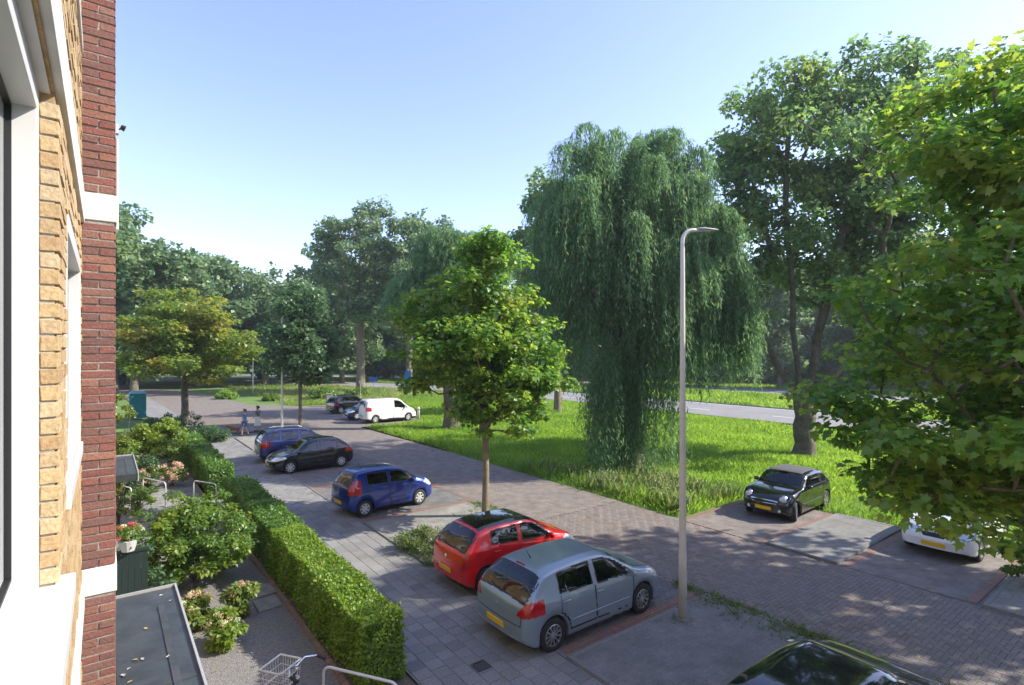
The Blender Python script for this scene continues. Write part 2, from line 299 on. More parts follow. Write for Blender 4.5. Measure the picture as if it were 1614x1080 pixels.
pieces('paving_brick', sp, (.2, .1, .06), .0, M['paver'], street, 300, seed=3)
# the street sheet under the far part sits at the same height as the brick tops
sheet('street_surface', [(-45, NEAR_E + .02), (-45, FAR_E), (.5, FAR_E), (.5, NEAR_E + .02)], -.001, M['road_tex'], kind=None, parent=street)
sheet('street_surface', [(13.7, NEAR_E + .02), (13.7, FAR_E), (26, FAR_E), (38.6, 15.0), (38.6, 20.6), (56, 20.6), (57.5, 15.5), (62, 12.2), (84, 10.3), (105, 3), (101, -3), (80, 4.2), (60, 5.0), (44, 5.6), (41, 6.2), (40.4, 9.8), (38.6, NEAR_E + .02)], -.001, M['road_tex'], kind=None, parent=street)
sheet('bay_surface', [(3.4, FAR_E), (3.4, 19.8), (6.2, 19.8), (6.2, FAR_E)], -.001, M['road_tex'], kind=None, parent=street)
sheet('bay_surface', [(8.1, FAR_E), (8.1, 19.8), (11.0, 19.8), (11.0, FAR_E)], -.001, M['road_tex'], kind=None, parent=street)
# grey bricks of the near bays
LINES = [-.4, 2.1, 7.3, 9.75, 12.25, 16.95, 19.6, 22.2, 24.9, 27.5, 30.2, 32.8, 35.5]
ISL = [(4.25, 7.2), (12.45, 16.75), (33, 38.2)]
sp = []
for i in range(0, 110):
    for j in range(0, 21):
        u = 1.9 + i * .1; v = 6.78 + j * .2 + (.1 if i % 2 else 0)
        if any(a - .1 < u < b + .05 for a, b in ISL) or any(abs(u - q) < .2 for q in LINES): continue
        sp.append((u, v, False))
pieces('bay_brick', sp, (.2, .1, .06), .003, M['gpaver'], bays, 200, seed=5)
sheet('bay_field', [(12.35, 6.65), (12.35, NEAR_E - .03), (38.3, NEAR_E - .03), (40, 9.6), (40.5, 6.65)], .002, M['bay_tex'], kind=None, parent=bays)
sp = []
for q in LINES:
    if q < 0 or q > 32: continue
    for k in range(43):
        sp.append((q - .055, 6.73 + k * .1, True)); 
    for k in range(43): sp.append((q + .15, 6.73 + k * .1, True))
for i in range(0, 155): sp.append((1.5 + i * .21, NEAR_E - .06, True)) if not any(a < 1.5 + i * .21 < b for a, b in ISL) else None
pieces('red_brick_line', sp, (.2, .1, .06), .009, M['redline'], bays, 0, seed=6)
# far-side bay lines
sp = [(q, FAR_E + .1 + k * .1, True) for q in (6.05, 8.25, 10.9, 3.5) for k in range(45)] + [(8.3 + k * .2, FAR_E - .05, True) for k in range(14)]
pieces('red_brick_line', sp, (.2, .1, .06), .009, M['redline'], street, 0, seed=8)
# raised islands in the bays, with kerbs
def slab(name, u0, u1, v0, v1, top, mat, kerb=True, label=None):
    mb = MB(); ubox(mb, u0 + .1, u1 - .1, v0 + .1, v1 - .1, -.04, top); o = mb.build(name, mat); o['kind'] = 'structure'
    if kerb:
        rg = random.Random(int(u0 * 10)); k = MB()
        for a, b, side in ((u0, u1, 0), (u0, u1, 1)):
            n = max(1, round((b - a) / 1.0)); 
            for i in range(n):
                s0 = a + (b - a) * i / n; s1 = a + (b - a) * (i + 1) / n - .008; vv = v0 if side == 0 else v1 - .098; ubox(k, s0, s1, vv, vv + .098, -.04, top + .006 + rg.uniform(0, .004))
        for side in (0, 1):
            n = max(1, round((v1 - v0 - .2) / 1.0))
            for i in range(n):
                s0 = v0 + .1 + (v1 - v0 - .2) * i / n; s1 = v0 + .1 + (v1 - v0 - .2) * (i + 1) / n - .008; uu = u0 if side == 0 else u1 - .098; ubox(k, uu, uu + .098, s0, s1, -.04, top + .006 + rg.uniform(0, .004))
        k.build('kerb', M['kerb'], o, bevel=.008)
    return o
for a, b in ISL: slab('traffic_island', a, b, 6.62, NEAR_E - .02, .055, M['island_dark'] if a < 6 else M['island'])
slab('traffic_island', 6.2, 8.1, FAR_E - .05, 19.8, .06, M['island_dark'])
slab('traffic_island', .2, 3.3, FAR_E - .05, 19.8, .06, M['island'])
# pavement
pave = sheet('pavement', [(-45, 4.15), (-45, 6.6), (41, 6.6), (40.6, 9.4), (42.6, 9.0), (44, 5.6), (60, 5.0), (80, 4.2), (100, -3), (98, -5), (80, 2.0), (60, 2.8), (44, 3.4), (36, 4.15)], .018, M['tile_tex'])
sp = []
for i in range(0, 45):
    for j in range(8):
        u = 6.2 + i * .3 + (.15 if j % 2 else 0); sp.append((u, 4.33 + j * .3, False))
pieces('paving_tile', sp, (.3, .3, .05), .032, M['tile'], pave, 300, seed=9, gap=.007, jit=.002)
k = MB()
for i in range(52):
    s0 = -6 + i * .9; ubox(k, s0, s0 + .892, 6.6, 6.66, -.04, .036)
k.build('kerb', M['kerb'], pave, bevel=.006)
# drain grating
d = thing('drain_cover', P(7.9, 5.25, .034), ANG_V, 'small square iron drain grating in the grey pavement tiles near the hedge end', 'drain')
mb = MB(); mb.box(-.14, .14, -.14, -.11, 0, .006); mb.box(-.14, .14, .11, .14, 0, .006); mb.box(-.14, -.11, -.11, .11, 0, .006); mb.box(.11, .14, -.11, .11, 0, .006); mb.build('frame', pmat('cast_iron', (.06, .055, .05), .6, .5), d)
mb = MB(); [mb.box(-.1 + i * .035, -.08 + i * .035, -.105, .105, 0, .004) for i in range(6)]; mb.build('grating', M['black'], d)
# front gardens
sheet('garden_ground', [(-10, -.1), (-10, 4.15), (36, 4.15), (36, -.1)], -.02, M['soil'])
sheet('gravel', [(7.7, -.05), (7.7, 3.2), (13.8, 3.2), (17, 3.0), (21.2, 3.2), (21.2, -.05)], -.012, M['gravel'])
sheet('garden_path', [(21.4, -.05), (21.4, 4.15), (23.0, 4.15), (23.0, 3.1), (27.5, 3.1), (27.5, -.05)], -.005, M['tile_tex'])
sheet('garden_path', [(5.4, 1.0), (5.4, 4.15), (7.4, 4.15), (7.4, 1.0)], -.005, M['tile_tex'])
rg = random.Random(4); mb = MB()
for i in range(2):
    o = MB().box(-.30, .30, -.24, .24, 0, .04).build('edging_slab', M['island'], None, bevel=.01); o.location = P(12.7 + i * .75, 2.85 + .1 * i, -.012); o.rotation_euler = (0, 0, ANG_U + .1 * i)
    tag(o, ['pale concrete slab on the gravel by the hedge, nearer the camera', 'pale concrete slab on the gravel by the hedge, farther one'][i], 'slab', 'slabs on the gravel')
mb = MB()
for i in range(60):
    u = 8.5 + i * .21; ubox(mb, u, u + .2, 3.14 + rg.uniform(-.01, .01), 3.24, -.03, .03 + rg.uniform(0, .01))
tag(mb.build('garden_edging', M['redline'], None, bevel=.004), 'low row of weathered reddish edging bricks at the foot of the hedge', 'edging', kind='stuff')
# main road (dual carriageway, curving away at the far left)
def ribbon(name, line, z, mat, kind='structure', parent=None):
    V = []; F = []
    for i, (u, va, vb) in enumerate(line): V += [P(u, va, z), P(u, vb, z)]
    for i in range(len(line) - 1): F.append((2 * i, 2 * i + 2, 2 * i + 3, 2 * i + 1))
    o = fastmesh(name, np.array(V), np.array(F), mat, parent)
    if kind: o['kind'] = kind
    return o
def shift(u):   # how far the main road has curved towards the street at u
    return 0.0 if u < 35 else -.0042 * (u - 35) ** 2
us = list(range(-120, 214, 4))
near_road = ribbon('main_road', [(u, 41.6 + shift(u), 52.3 + shift(u)) for u in us], -.004, M['asphalt'])
far_road = ribbon('main_road', [(u, 69 + shift(u), 79 + shift(u)) for u in us], -.004, M['asphalt'])
ribbon('cycle_path', [(u, 57 + shift(u), 59.2 + shift(u)) for u in us], -.01, M['asphalt'])
for u in range(-60, 130, 9):
    ribbon('lane_marking', [(u, 45.9 + shift(u), 46.06 + shift(u)), (u + 3, 45.9 + shift(u + 3), 46.06 + shift(u + 3))], .002, M['line'], None, near_road)
ribbon('edge_line', [(u, 51.7 + shift(u), 51.85 + shift(u)) for u in us], .002, M['line'], None, near_road)
ribbon('edge_line', [(u, 42.0 + shift(u), 42.12 + shift(u)) for u in us], .002, M['line'], None, near_road)
for v in (41.5, 52.32, 68.9, 79.02):
    V = []; F = []
    for i, u in enumerate(us): V += [P(u, v + shift(u), -.05), P(u, v + shift(u), .09), P(u, v + .12 + shift(u), .09), P(u, v + .12 + shift(u), -.05)]
    for i in range(len(us) - 1): F += [(4 * i + a, 4 * i + a + 1, 4 * i + a + 5, 4 * i + a + 4) for a in range(3)]
    fastmesh('kerb', np.array(V), np.array(F), M['kerb'], near_road if v < 60 else far_road)

# ================================================================== THE BUILDING AT THE LEFT
F0 = -.142      # facade plane (v)
bld = thing('apartment_building', P(0, -.5, 0), 0, 'yellow and red brick apartment building seen close along its facade at the left edge', 'building')
BO = Vector(bld.location)
def bpart(mb, name, mats, parent=None, **k):
    o = mb.build(name, mats, None, **k)
    me = o.data; me.transform(Matrix.Translation(-BO)); o.parent = parent or bld; return o
PIER = [(5.3, 6.0)]
# openings (u0,u1,z0,z1)
OPEN = []
for fl in (0, 1, 2):
    zb = 4.59 + (fl - 1) * 2.95; zt = 6.48 + (fl - 1) * 2.95
    OPEN += [(-1.4, 2.68, zb, zt), (3.28, 5.12, zb + .22, zt - .3), (6.5, 8.2, zb, zt), (9.0, 12.4, zb, zt), (13.2, 16.8, zb, zt), (-6.2, -2.2, zb, zt), (19, 22.6, zb, zt), (24.5, 28.5, zb, zt), (-12, -7.5, zb, zt)]
UR, ZR = (-16, 34), (0, 9.9)
def openings_wall():
    us_ = sorted({UR[0], UR[1], *[o[0] for o in OPEN], *[o[1] for o in OPEN]}); zs = sorted({ZR[0], ZR[1], *[o[2] for o in OPEN], *[o[3] for o in OPEN]})
    mb = MB()
    for a, b in zip(us_, us_[1:]):
        run = None
        for c, d in zip(zs, zs[1:]):
            mu, mz = (a + b) / 2, (c + d) / 2
            hole = any(o[0] < mu < o[1] and o[2] < mz < o[3] for o in OPEN)
            if not hole: ubox(mb, a, b, F0 - .30, F0 - .008, c, d)
    return mb
ymort = paving('yellow_brickwork_far', (.42, .25, .10), (.55, .36, .16), (.34, .31, .26), .21, .0625)
nt = ymort.node_tree
# vertical wall: drive the brick texture with (along facade, height)
for nd in list(nt.nodes):
    if nd.type == 'MAPPING':
        tcn = nt.nodes.new('ShaderNodeTexCoord'); sep = nt.nodes.new('ShaderNodeSeparateXYZ'); cmb = nt.nodes.new('ShaderNodeCombineXYZ')
        dot = nt.nodes.new('ShaderNodeVectorMath'); dot.operation = 'DOT_PRODUCT'; dot.inputs[1].default_value = (UX, UY, 0)
        nt.links.new(tcn.outputs['Object'], dot.inputs[0]); nt.links.new(tcn.outputs['Object'], sep.inputs[0]); nt.links.new(dot.outputs['Value'], cmb.inputs[0]); nt.links.new(sep.outputs[2], cmb.inputs[1])
        for lk in list(nt.links):
            if lk.from_node == nd: to = lk.to_socket; nt.links.new(cmb.outputs[0], to)
wall = bpart(openings_wall(), 'wall', [ymort])
mb = MB(); ubox(mb, -16, 34, -9, F0 - .30, 0, 9.9); bpart(mb, 'building_core', pmat('dark_room', (.10, .095, .09), .9))
mb = MB(); ubox(mb, -16.2, 34.2, -9.2, -.05, 9.92, 10.12); bpart(mb, 'roof', M['band'])
# white bands, proud of the brick, running on round the pier
for fl in (0, 1, 2):
    zc = 6.49 + (fl - 1) * 2.95
    mb = MB(); ubox(mb, -16, 5.3, F0 - .02, F0 + .022, zc, zc + .235); ubox(mb, 6.0, 34, F0 - .02, F0 + .022, zc, zc + .235); bpart(mb, 'band', M['band'], bevel=.004)
    zc2 = 3.62 + (fl - 1) * 2.95
    if fl < 1: continue
# windows
def window(u0, u1, z0, z1, pr=0.0):
    """white frame set in the reveal"""
    fv0, fv1 = F0 - .15 + pr, F0 - .052 + pr; mb = MB(); t = .08
    ubox(mb, u0, u0 + t, fv0, fv1, z0 + .03, z1); ubox(mb, u1 - t, u1, fv0, fv1, z0 + .03, z1)
    ubox(mb, u0 + t, u1 - t, fv0, fv1, z1 - .1, z1); ubox(mb, u0 + t, u1 - t, fv0, fv1, z0 + .03, z0 + .1)
    n = max(1, round((u1 - u0) / 1.4)); 
    for i in range(1, n): c = u0 + (u1 - u0) * i / n; ubox(mb, c - .04, c + .04, fv0, fv1, z0 + .1, z1 - .1)
    fr = bpart(mb, 'window', M['white'], bevel=.003)
    mb = MB(); s = .012
    for i in range(n):
        a = u0 + (u1 - u0) * i / n + (t if i == 0 else .04); b = u0 + (u1 - u0) * (i + 1) / n - (t if i == n - 1 else .04)
        for q in ((a, a + s, z0 + .1, z1 - .1), (b - s, b, z0 + .1, z1 - .1), (a + s, b - s, z0 + .1, z0 + .1 + s), (a + s, b - s, z1 - .1 - s, z1 - .1)): ubox(mb, q[0], q[1], fv0 + .006, fv0 + .03, q[2], q[3])
    bpart(mb, 'gasket', M['black'], fr)
    mb = MB(); ubox(mb, u0 + t, u1 - t, fv0 + .012, fv0 + .02, z0 + .1, z1 - .1); bpart(mb, 'pane', M['winglass'], fr)
    mb = MB(); ubox(mb, u0 + .002, u1 + (.11 if u1 < 3 and u0 > -2 else .0), F0 - .13, F0 + (.018 if pr else .052), z0 - .05, z0 + .03); bpart(mb, 'sill', M['white'], fr, bevel=.004)
    mb = MB(); ubox(mb, u0, u1, F0 - .298, F0 - .285, z0 - .0, z1); bpart(mb, 'curtain', pmat('net_curtain', (.42, .42, .40), .9, var=.12, scale=6), fr)
for o_ in OPEN: window(*o_, pr=(.055 if abs(o_[0] - 3.28) < .01 else 0))
# soffit over our own window
mb = MB(); ubox(mb, -1.4, 2.68, F0 - .052, F0 - .02, 6.47, 6.49); bpart(mb, 'soffit', M['soffit'])
# individual yellow bricks round the reveal of our window (quoin) and joined face bricks beyond it
rg = random.Random(12); yb = None
def brick_obj(name, u0, u1, v0, v1, z0, z1, mat, parent):
    mb = MB(); j = lambda: rg.uniform(-.003, .003)
    ubox(mb, u0, u1, v0, v1, z0, z1); mb.v = [(x + j(), y + j(), z + j() * .6) for x, y, z in mb.v]
    return bpart(mb, name, mat, parent, bevel=.0025)
z = 2.63; i = 0
while z < 9.8:
    inwin = 4.64 < z + .02 < 6.46 or 1.69 < z + .02 < 3.5 or z > 7.55
    L_ = .10 if i % 2 else .205
    if inwin: brick_obj('brick', 2.6745, 2.68 + L_, F0 - .05, F0 + .006 + rg.uniform(-.003, .004), z, z + .0545, M['ybrick'], wall)
    z += .0625; i += 1
V = []; F = []; cnt = 0; rowi = 0; z = .02; rv = random.Random(5)
bx = np.array([(0, 0, 0), (1, 0, 0), (1, 1, 0), (0, 1, 0), (0, 0, 1), (1, 0, 1), (1, 1, 1), (0, 1, 1)], float); bf = np.array([(0, 1, 5, 4), (1, 2, 6, 5), (2, 3, 7, 6), (3, 0, 4, 7), (4, 5, 6, 7), (3, 2, 1, 0)])
VV = []
while z < 9.85:
    u = -3.0 + (.11 if rowi % 2 else 0)
    while u < 5.29:
        a, b = u, min(u + .208, 5.298); skip = False
        if 2.66 < b and a < 2.68 + (.10 if (round((z - 2.63) / .0625) % 2) else .205): 
            a = max(a, 2.68 + (.10 if (round((z - 2.63) / .0625) % 2) else .205) + .01) if 4.6 < z + .02 < 6.46 else a
        for o_ in OPEN:
            if o_[2] - .05 < z + .025 < o_[3] and a < o_[1] and b > o_[0]:
                if a < o_[0] - .03: b = o_[0]
                elif b > o_[1] + .03: a = o_[1]
                else: skip = True
        if any(q - .01 < z + .025 < q + .245 for q in (3.54, 6.49, 9.44)): skip = True
        if not skip and b - a > .03:
            pz = rv.uniform(-.004, .006)
            q = bx.copy(); q[:, 0] = a + q[:, 0] * (b - a); q[:, 1] = F0 - .02 + q[:, 1] * (.022 + pz); q[:, 2] = z + q[:, 2] * (.051 + rv.uniform(-.003, .003)); q[:, 0] += rv.uniform(-.003, .003)
            VV.append(q)
        u += .22
    z += .0625; rowi += 1
VV = np.array(VV); n = len(VV)
o = fastmesh('brickwork', uvw(VV.reshape(-1, 3)) - np.array(BO), (bf[None] + (np.arange(n) * 8)[:, None, None]).reshape(-1, 4), M['ybrick'], wall); o['kind'] = 'stuff'
# red brick piers: mortar core with single bricks on the visible corner
for pi_, (pa, pb) in enumerate(PIER + [(17.4, 18.1), (-7.2, -6.5), (29.3, 30)]):
    mb = MB(); ubox(mb, pa + .008, pb - .008, F0 - .05, .062, 0, 9.9); pier = bpart(mb, 'pier', M['mortar'])
    z = .01; i = 0
    bands = [(3.62 + k_ * 2.9, 3.83 + k_ * 2.9) for k_ in (-1, 0, 1, 2)]
    cuts = MB()
    while z < 9.85:
        if any(a - .05 < z < b for a, b in bands): z = [b for a, b in bands if a - .05 < z < b][0] + .01
        segs = [(F0 + .002, .072)] if i % 2 == 0 else [(F0 + .002, F0 + .104), (F0 + .114, .072)]
        for a, b in segs:
            jb = rg.uniform(-.004, .004)
            if pi_ == 0 and 2.6 < z < 9.3: brick_obj('brick', pa + jb, pa + (.1 if i % 2 == 0 else .205), a, b, z, z + .051 + rg.uniform(-.002, .003), M['rbrick'], pier)
            else: ubox(cuts, pa, pb, a, b, z, z + .052)
        if pi_ == 0:
            ubox(cuts, pa + .215, pb, F0, .07 + rg.uniform(-.003, .003), z, z + .052)
            if not (2.6 < z < 9.3): pass
        z += .0635; i += 1
    o = bpart(cuts, 'pier_brickwork', M['rbrick'], pier); o['kind'] = 'stuff'
    for a, b in bands: mb = MB(); ubox(mb, pa - .004, pb + .004, F0 - .0, .08, a, b); bpart(mb, 'pier_band', M['band'], pier, bevel=.006)
# wall camera and its conduit just beyond the pier edge
t = thing('wall_lamp', P(5.8, .08, 7.42), ANG_V, 'small black fitting on a bracket on the outer edge of the red brick pier', 'wall light')
mb = MB(); mb.box(0, .02, -.03, .03, -.04, .04); mb.build('mounting_plate', M['white'], t)
mb = MB(); mb.tube([(.01, 0, 0), (.04, 0, .015), (.055, 0, .02)], .007, 8); mb.tube([(.035, 0, .03), (.065, 0, .018)], [.02, .026], 10); mb.build('lamp_head', M['black'], t, smooth=False)
t = tag(MB().tube([P(5.75, .088, 6.55), P(5.75, .088, 7.32)], .012, 8).build('conduit', M['white'], None), 'thin white conduit running down the outer edge of the red brick pier', 'pipe')
# canopies over the entrances (dark felt roof, pale metal edge)
def canopy(u0, u1, v1, ztop, label):
    t = thing('entrance_canopy', P((u0 + u1) / 2, 0, 0), 0, label, 'canopy', 'entrance canopies'); off = -Vector(t.location)
    def part(mb, name, mat, **k): o = mb.build(name, mat, None, **k); o.data.transform(Matrix.Translation(off)); o.parent = t; return o
    mb = MB(); ubox(mb, u0, u1, F0 + .02 if u0 > 6 else .085, v1, ztop - .16, ztop); part(mb, 'roof_deck', M['felt'])
    mb = MB()
    ubox(mb, u0 + 2.2, u0 + 2.23, .09, v1 - .03, ztop + .001, ztop + .004)
    ubox(mb, u0 + .05, u1 - .5, v1 - .2, v1 - .14, ztop + .001, ztop + .012); part(mb, 'felt_seam', pmat('felt_seam', (.042, .048, .048), .5, var=.3, scale=9))
    mb = MB(); ubox(mb, u0 - .015, u1 + .02, v1, v1 + .02, ztop - .17, ztop + .03); ubox(mb, u1, u1 + .02, .09, v1, ztop - .17, ztop + .03); part(mb, 'fascia', M['metal'])
    if u0 > 6: return t
    mb = MB(); ubox(mb, u0 + .2, u0 + .26, v1 - .12, v1 - .06, 0, ztop - .17); ubox(mb, u1 - .26, u1 - .2, v1 - .12, v1 - .06, 0, ztop - .17); part(mb, 'post', M['white'])
    return t
canopy(3.2, 7.62, .67, 2.7, 'large dark felt canopy roof with pale metal edge at the foot of the red pier')
canopy(15.2, 18.0, .62, 2.7, 'small distant canopy with pale fascia behind the yellow-green shrub')
rg = random.Random(31)
for i in range(9):
    u, v = rg.uniform(5.6, 7.5), rg.uniform(.12, .6); s = rg.uniform(.02, .035); a = rg.uniform(0, 6)
    o = MB().add([(-s, 0, 0), (0, -s * .6, .004), (s, 0, .002), (0, s * .6, .006)], [(0, 1, 2, 3)]).build('fallen_leaf', pmat('dry_leaf', (.42, .30, .08) if i % 3 == 0 else (.35, .33, .28), .7), None); o.location = P(u, v, 2.708); o.rotation_euler = (.1, .1, a)
    tag(o, 'small dry leaf lying on the dark canopy roof', 'leaf', 'fallen leaves on the canopy roof')
# dark green screen behind the canopy with a flower pot on it
t = thing('garden_screen', P(12.2, .25, 0), ANG_V, 'dark green boarded screen against the facade behind the canopy', 'screen')
for i in range(7):
    MB().box(-.3 + i * .1, -.205 + i * .1, -.02, .02, 0.0, 1.82).build('board', pmat('dark_green_stain', (.006, .018, .017), .6), t, bevel=.003)
MB().box(-.32, .42, -.04, .04, 1.82, 1.87).build('top_rail', pmat('dark_green_rail', (.008, .02, .018), .6), t)

# ================================================================== VEGETATION
def unit(a): return a / np.maximum(np.linalg.norm(a, axis=-1, keepdims=True), 1e-9)
DIAMOND = np.array([(0, 0, 0), (.34, .45, .05), (0, 1, 0), (-.34, .45, .05)])
FIVE = np.array([(0, 0, 0), (.30, .05, 0), (.52, .42, .06), (.22, .52, 0), (0, 1.0, -.05), (-.22, .52, 0), (-.52, .42, .06), (-.30, .05, 0)])
MAPLE = np.array([(0, 0, 0), (.22, -.10, .0), (.50, .12, .05), (.34, .28, .02), (.56, .60, .08), (.26, .56, .02), (0, 1.02, -.06), (-.26, .56, .02), (-.56, .60, .08), (-.34, .28, .02), (-.50, .12, .05), (-.22, -.10, .0)])
CLUMP = np.array([(0, 0, 0), (.5, .25, .1), (.25, .8, 0), (-.15, 1, .1), (-.5, .45, -.05)])
def leaves(name, pos, nrm, size, shape, mats, parent, rng, dirv=None, midx=None):
    n = len(pos); nrm = unit(nrm); r = rng.normal(size=(n, 3)) if dirv is None else dirv
    t = unit(r - (r * nrm).sum(1, keepdims=True) * nrm); b = np.cross(nrm, t)
    S = np.asarray(size).reshape(-1, 1, 1) if np.ndim(size) else size
    V = pos[:, None, :] + S * (b[:, None, :] * shape[None, :, 0:1] + t[:, None, :] * shape[None, :, 1:2] + nrm[:, None, :] * shape[None, :, 2:3])
    k = len(shape)
    return fastmesh(name, V.reshape(-1, 3), (np.arange(n * k).reshape(n, k)), mats, parent, midx=midx)
def tubes(name, segs, mat, parent, sides=6):
    """segs: list of (p0, r0, p1, r1)"""
    V = []; F = []; a = np.linspace(0, 2 * np.pi, sides, endpoint=False); ca, sa = np.cos(a), np.sin(a)
    for i, (p0, r0, p1, r1) in enumerate(segs):
        d = unit((p1 - p0)[None])[0]; up = np.array([0, 0, 1.]) if abs(d[2]) < .95 else np.array([1., 0, 0]); x = unit(np.cross(d, up)[None])[0]; y = np.cross(d, x)
        ring = ca[:, None] * x + sa[:, None] * y; V += [p0 - d * r0 * .2 + ring * r0, p1 + d * r1 * .2 + ring * r1]; base = i * 2 * sides
        F += [(base + k, base + (k + 1) % sides, base + sides + (k + 1) % sides, base + sides + k) for k in range(sides)]
    return fastmesh(name, np.concatenate(V), np.array(F), mat, parent, smooth=True)
def skeleton(rng, targets, trunk_top, trunk_r, fork_z, lean=(0, 0), min_r=.012, limbs=None):
    """grow limbs from a trunk to cluster centres; returns segments"""
    nodes = []; par = []
    nz = 7
    for i in range(nz):
        f = i / (nz - 1); nodes.append(np.array([lean[0] * f + .06 * math.sin(i * 1.9) * (i > 0) * trunk_r * 2, lean[1] * f + .06 * math.cos(i * 2.3) * (i > 0) * trunk_r * 2, trunk_top * f])); par.append(i - 1)
    for lb in (limbs or []):
        prev = nz - 1 if lb[0] is None else int(lb[0])
        p0 = nodes[prev]
        for q in lb[1:]:
            q = np.array(q, float)
            for f in (.5, 1.): nodes.append(p0 + (q - p0) * f + (rng.normal(size=3) * .08)); par.append(prev); prev = len(nodes) - 1
            p0 = q
    order = np.argsort([np.linalg.norm(t - nodes[nz - 1] * 0 - np.array([0, 0, fork_z])) for t in targets])
    tips = []
    for k in order:
        t = targets[k]; N = np.array(nodes); d = np.linalg.norm(N - t, axis=1) + np.maximum(0, N[:, 2] - t[2] + .15 * np.hypot(t[0] - N[:, 0], t[1] - N[:, 1])) * 1.5 + (N[:, 2] < fork_z) * 50
        j = int(np.argmin(d)); p = nodes[j]; L = np.linalg.norm(t - p); n = max(2, int(L / .9)); prev = j
        for s in range(1, n + 1):
            f = s / n; q = p + (t - p) * f + np.array([0, 0, 1]) * (-.10 * L * math.sin(math.pi * f)) * (1 if t[2] > p[2] else -.5) + rng.normal(size=3) * .04 * L * (f < 1) / n ** .5
            nodes.append(q); par.append(prev); prev = len(nodes) - 1
        tips.append(prev)
    w = np.zeros(len(nodes)); 
    for t in tips: w[t] += 1
    for i in range(len(nodes) - 1, 0, -1):
        if par[i] >= 0: w[par[i]] += w[i]
    rr = min_r + (trunk_r - min_r) * (np.maximum(w, .4) / max(w[0], 1)) ** .52
    rr[0] *= 1.25
    return [(nodes[par[i]], rr[par[i]] if i < 7 or True else 0, nodes[i], rr[i]) for i in range(1, len(nodes))], rr
def make_tree(name, label, cat, group, loc, blobs, n_cl, cl_r, n_leaf, leaf, shape, lmat, bmat, trunk_r, trunk_top, fork_z, seed, up=.6, lean=(0, 0), shell=.45, single=0, rz=0, flat=.75, limbs=None):
    """blobs: ellipsoids (cx,cy,cz,rx,ry,rz) that make up the crown; leaves gather in clusters carried by real limbs"""
    rng = np.random.default_rng(seed); root = thing(name, loc, rz, label, cat, group)
    vol = np.array([b[3] * b[4] * b[5] for b in blobs]) ** .8; pick = rng.choice(len(blobs), n_cl, p=vol / vol.sum()); B = np.array(blobs)[pick]
    d = unit(rng.normal(size=(n_cl, 3))); rad = rng.random(n_cl) ** shell; C = B[:, :3] + d * rad[:, None] * B[:, 3:]
    C[:, 2] = np.maximum(C[:, 2], fork_z * .85 + .2 * rng.random(n_cl))
    segs, _ = skeleton(rng, list(C), trunk_top, trunk_r, fork_z, lean, limbs=limbs)
    tubes('trunk', segs, bmat, root)
    cr = cl_r * (.55 + .9 * rng.random(n_cl)); wts = cr ** 2 * (.5 + rng.random(n_cl)); idx = rng.choice(n_cl, n_leaf, p=wts / wts.sum())
    dd = unit(rng.normal(size=(n_leaf, 3))); rr = rng.random(n_leaf) ** .42; off = dd * rr[:, None] * cr[idx][:, None] * np.array([1, 1, flat]); pos = C[idx] + off
    nrm = dd * .5 + rng.normal(size=(n_leaf, 3)) * .45 + np.array([0, 0, up]); dirv = dd + rng.normal(size=(n_leaf, 3)) * .6 + np.array([0, 0, -.35])
    sz = leaf * (.6 + .8 * rng.random(n_leaf))
    if single:
        cz = np.array([0, 0, CAM_H]) - np.array(root.location); dist = np.linalg.norm(pos - cz, axis=1); o_ = np.argsort(dist); near = o_[:single]; rest = o_[single:]
        wpos = pos + np.array(root.location); px = 807 + FPX * wpos[:, 0] / wpos[:, 1]; vis = (px < 1614); cand = np.where(vis)[0]; near = cand[np.argsort(dist[cand])[:single]]
        mask = np.ones(n_leaf, bool); mask[near] = False
        crown = leaves('crown', pos[mask], nrm[mask], sz[mask], shape, lmat, root, rng, dirv[mask]); crown['kind'] = 'stuff'
        me = None
        for i in near:
            if me is None:
                me = bpy.data.meshes.new('leaf'); me.from_pydata([tuple(p) for p in shape], [], [tuple(range(len(shape)))]); me.materials.append(lmat)
            o = bpy.data.objects.new('leaf', me); o.parent = crown; link(o)
            nz = Vector(nrm[i]).normalized(); t = Vector(dirv[i]); t = (t - nz * t.dot(nz)).normalized(); x = nz.cross(t)
            o.matrix_local = Matrix.Translation(pos[i]) @ Matrix((x, t, nz)).transposed().to_4x4() @ Matrix.Scale(float(sz[i]), 4)
    else:
        leaves('crown', pos, nrm, sz, shape, lmat, root, rng, dirv)
    return root
def copy_tree(src, name_label, group, loc, rz, sc):
    r = src.copy(); link(r); r.location = loc; r.rotation_euler = (0, 0, rz); r.scale = (sc[0], sc[0], sc[1]) if isinstance(sc, tuple) else (sc, sc, sc)
    r['label'] = name_label
    if group: r['group'] = group
    elif 'group' in r: del r['group']
    for ch in children(src):
        c = ch.copy(); link(c); c.parent = r
        for g_ in children(ch): d_ = g_.copy(); link(d_); d_.parent = c
    return r
YOUNG = 'young maples along the parking bays'
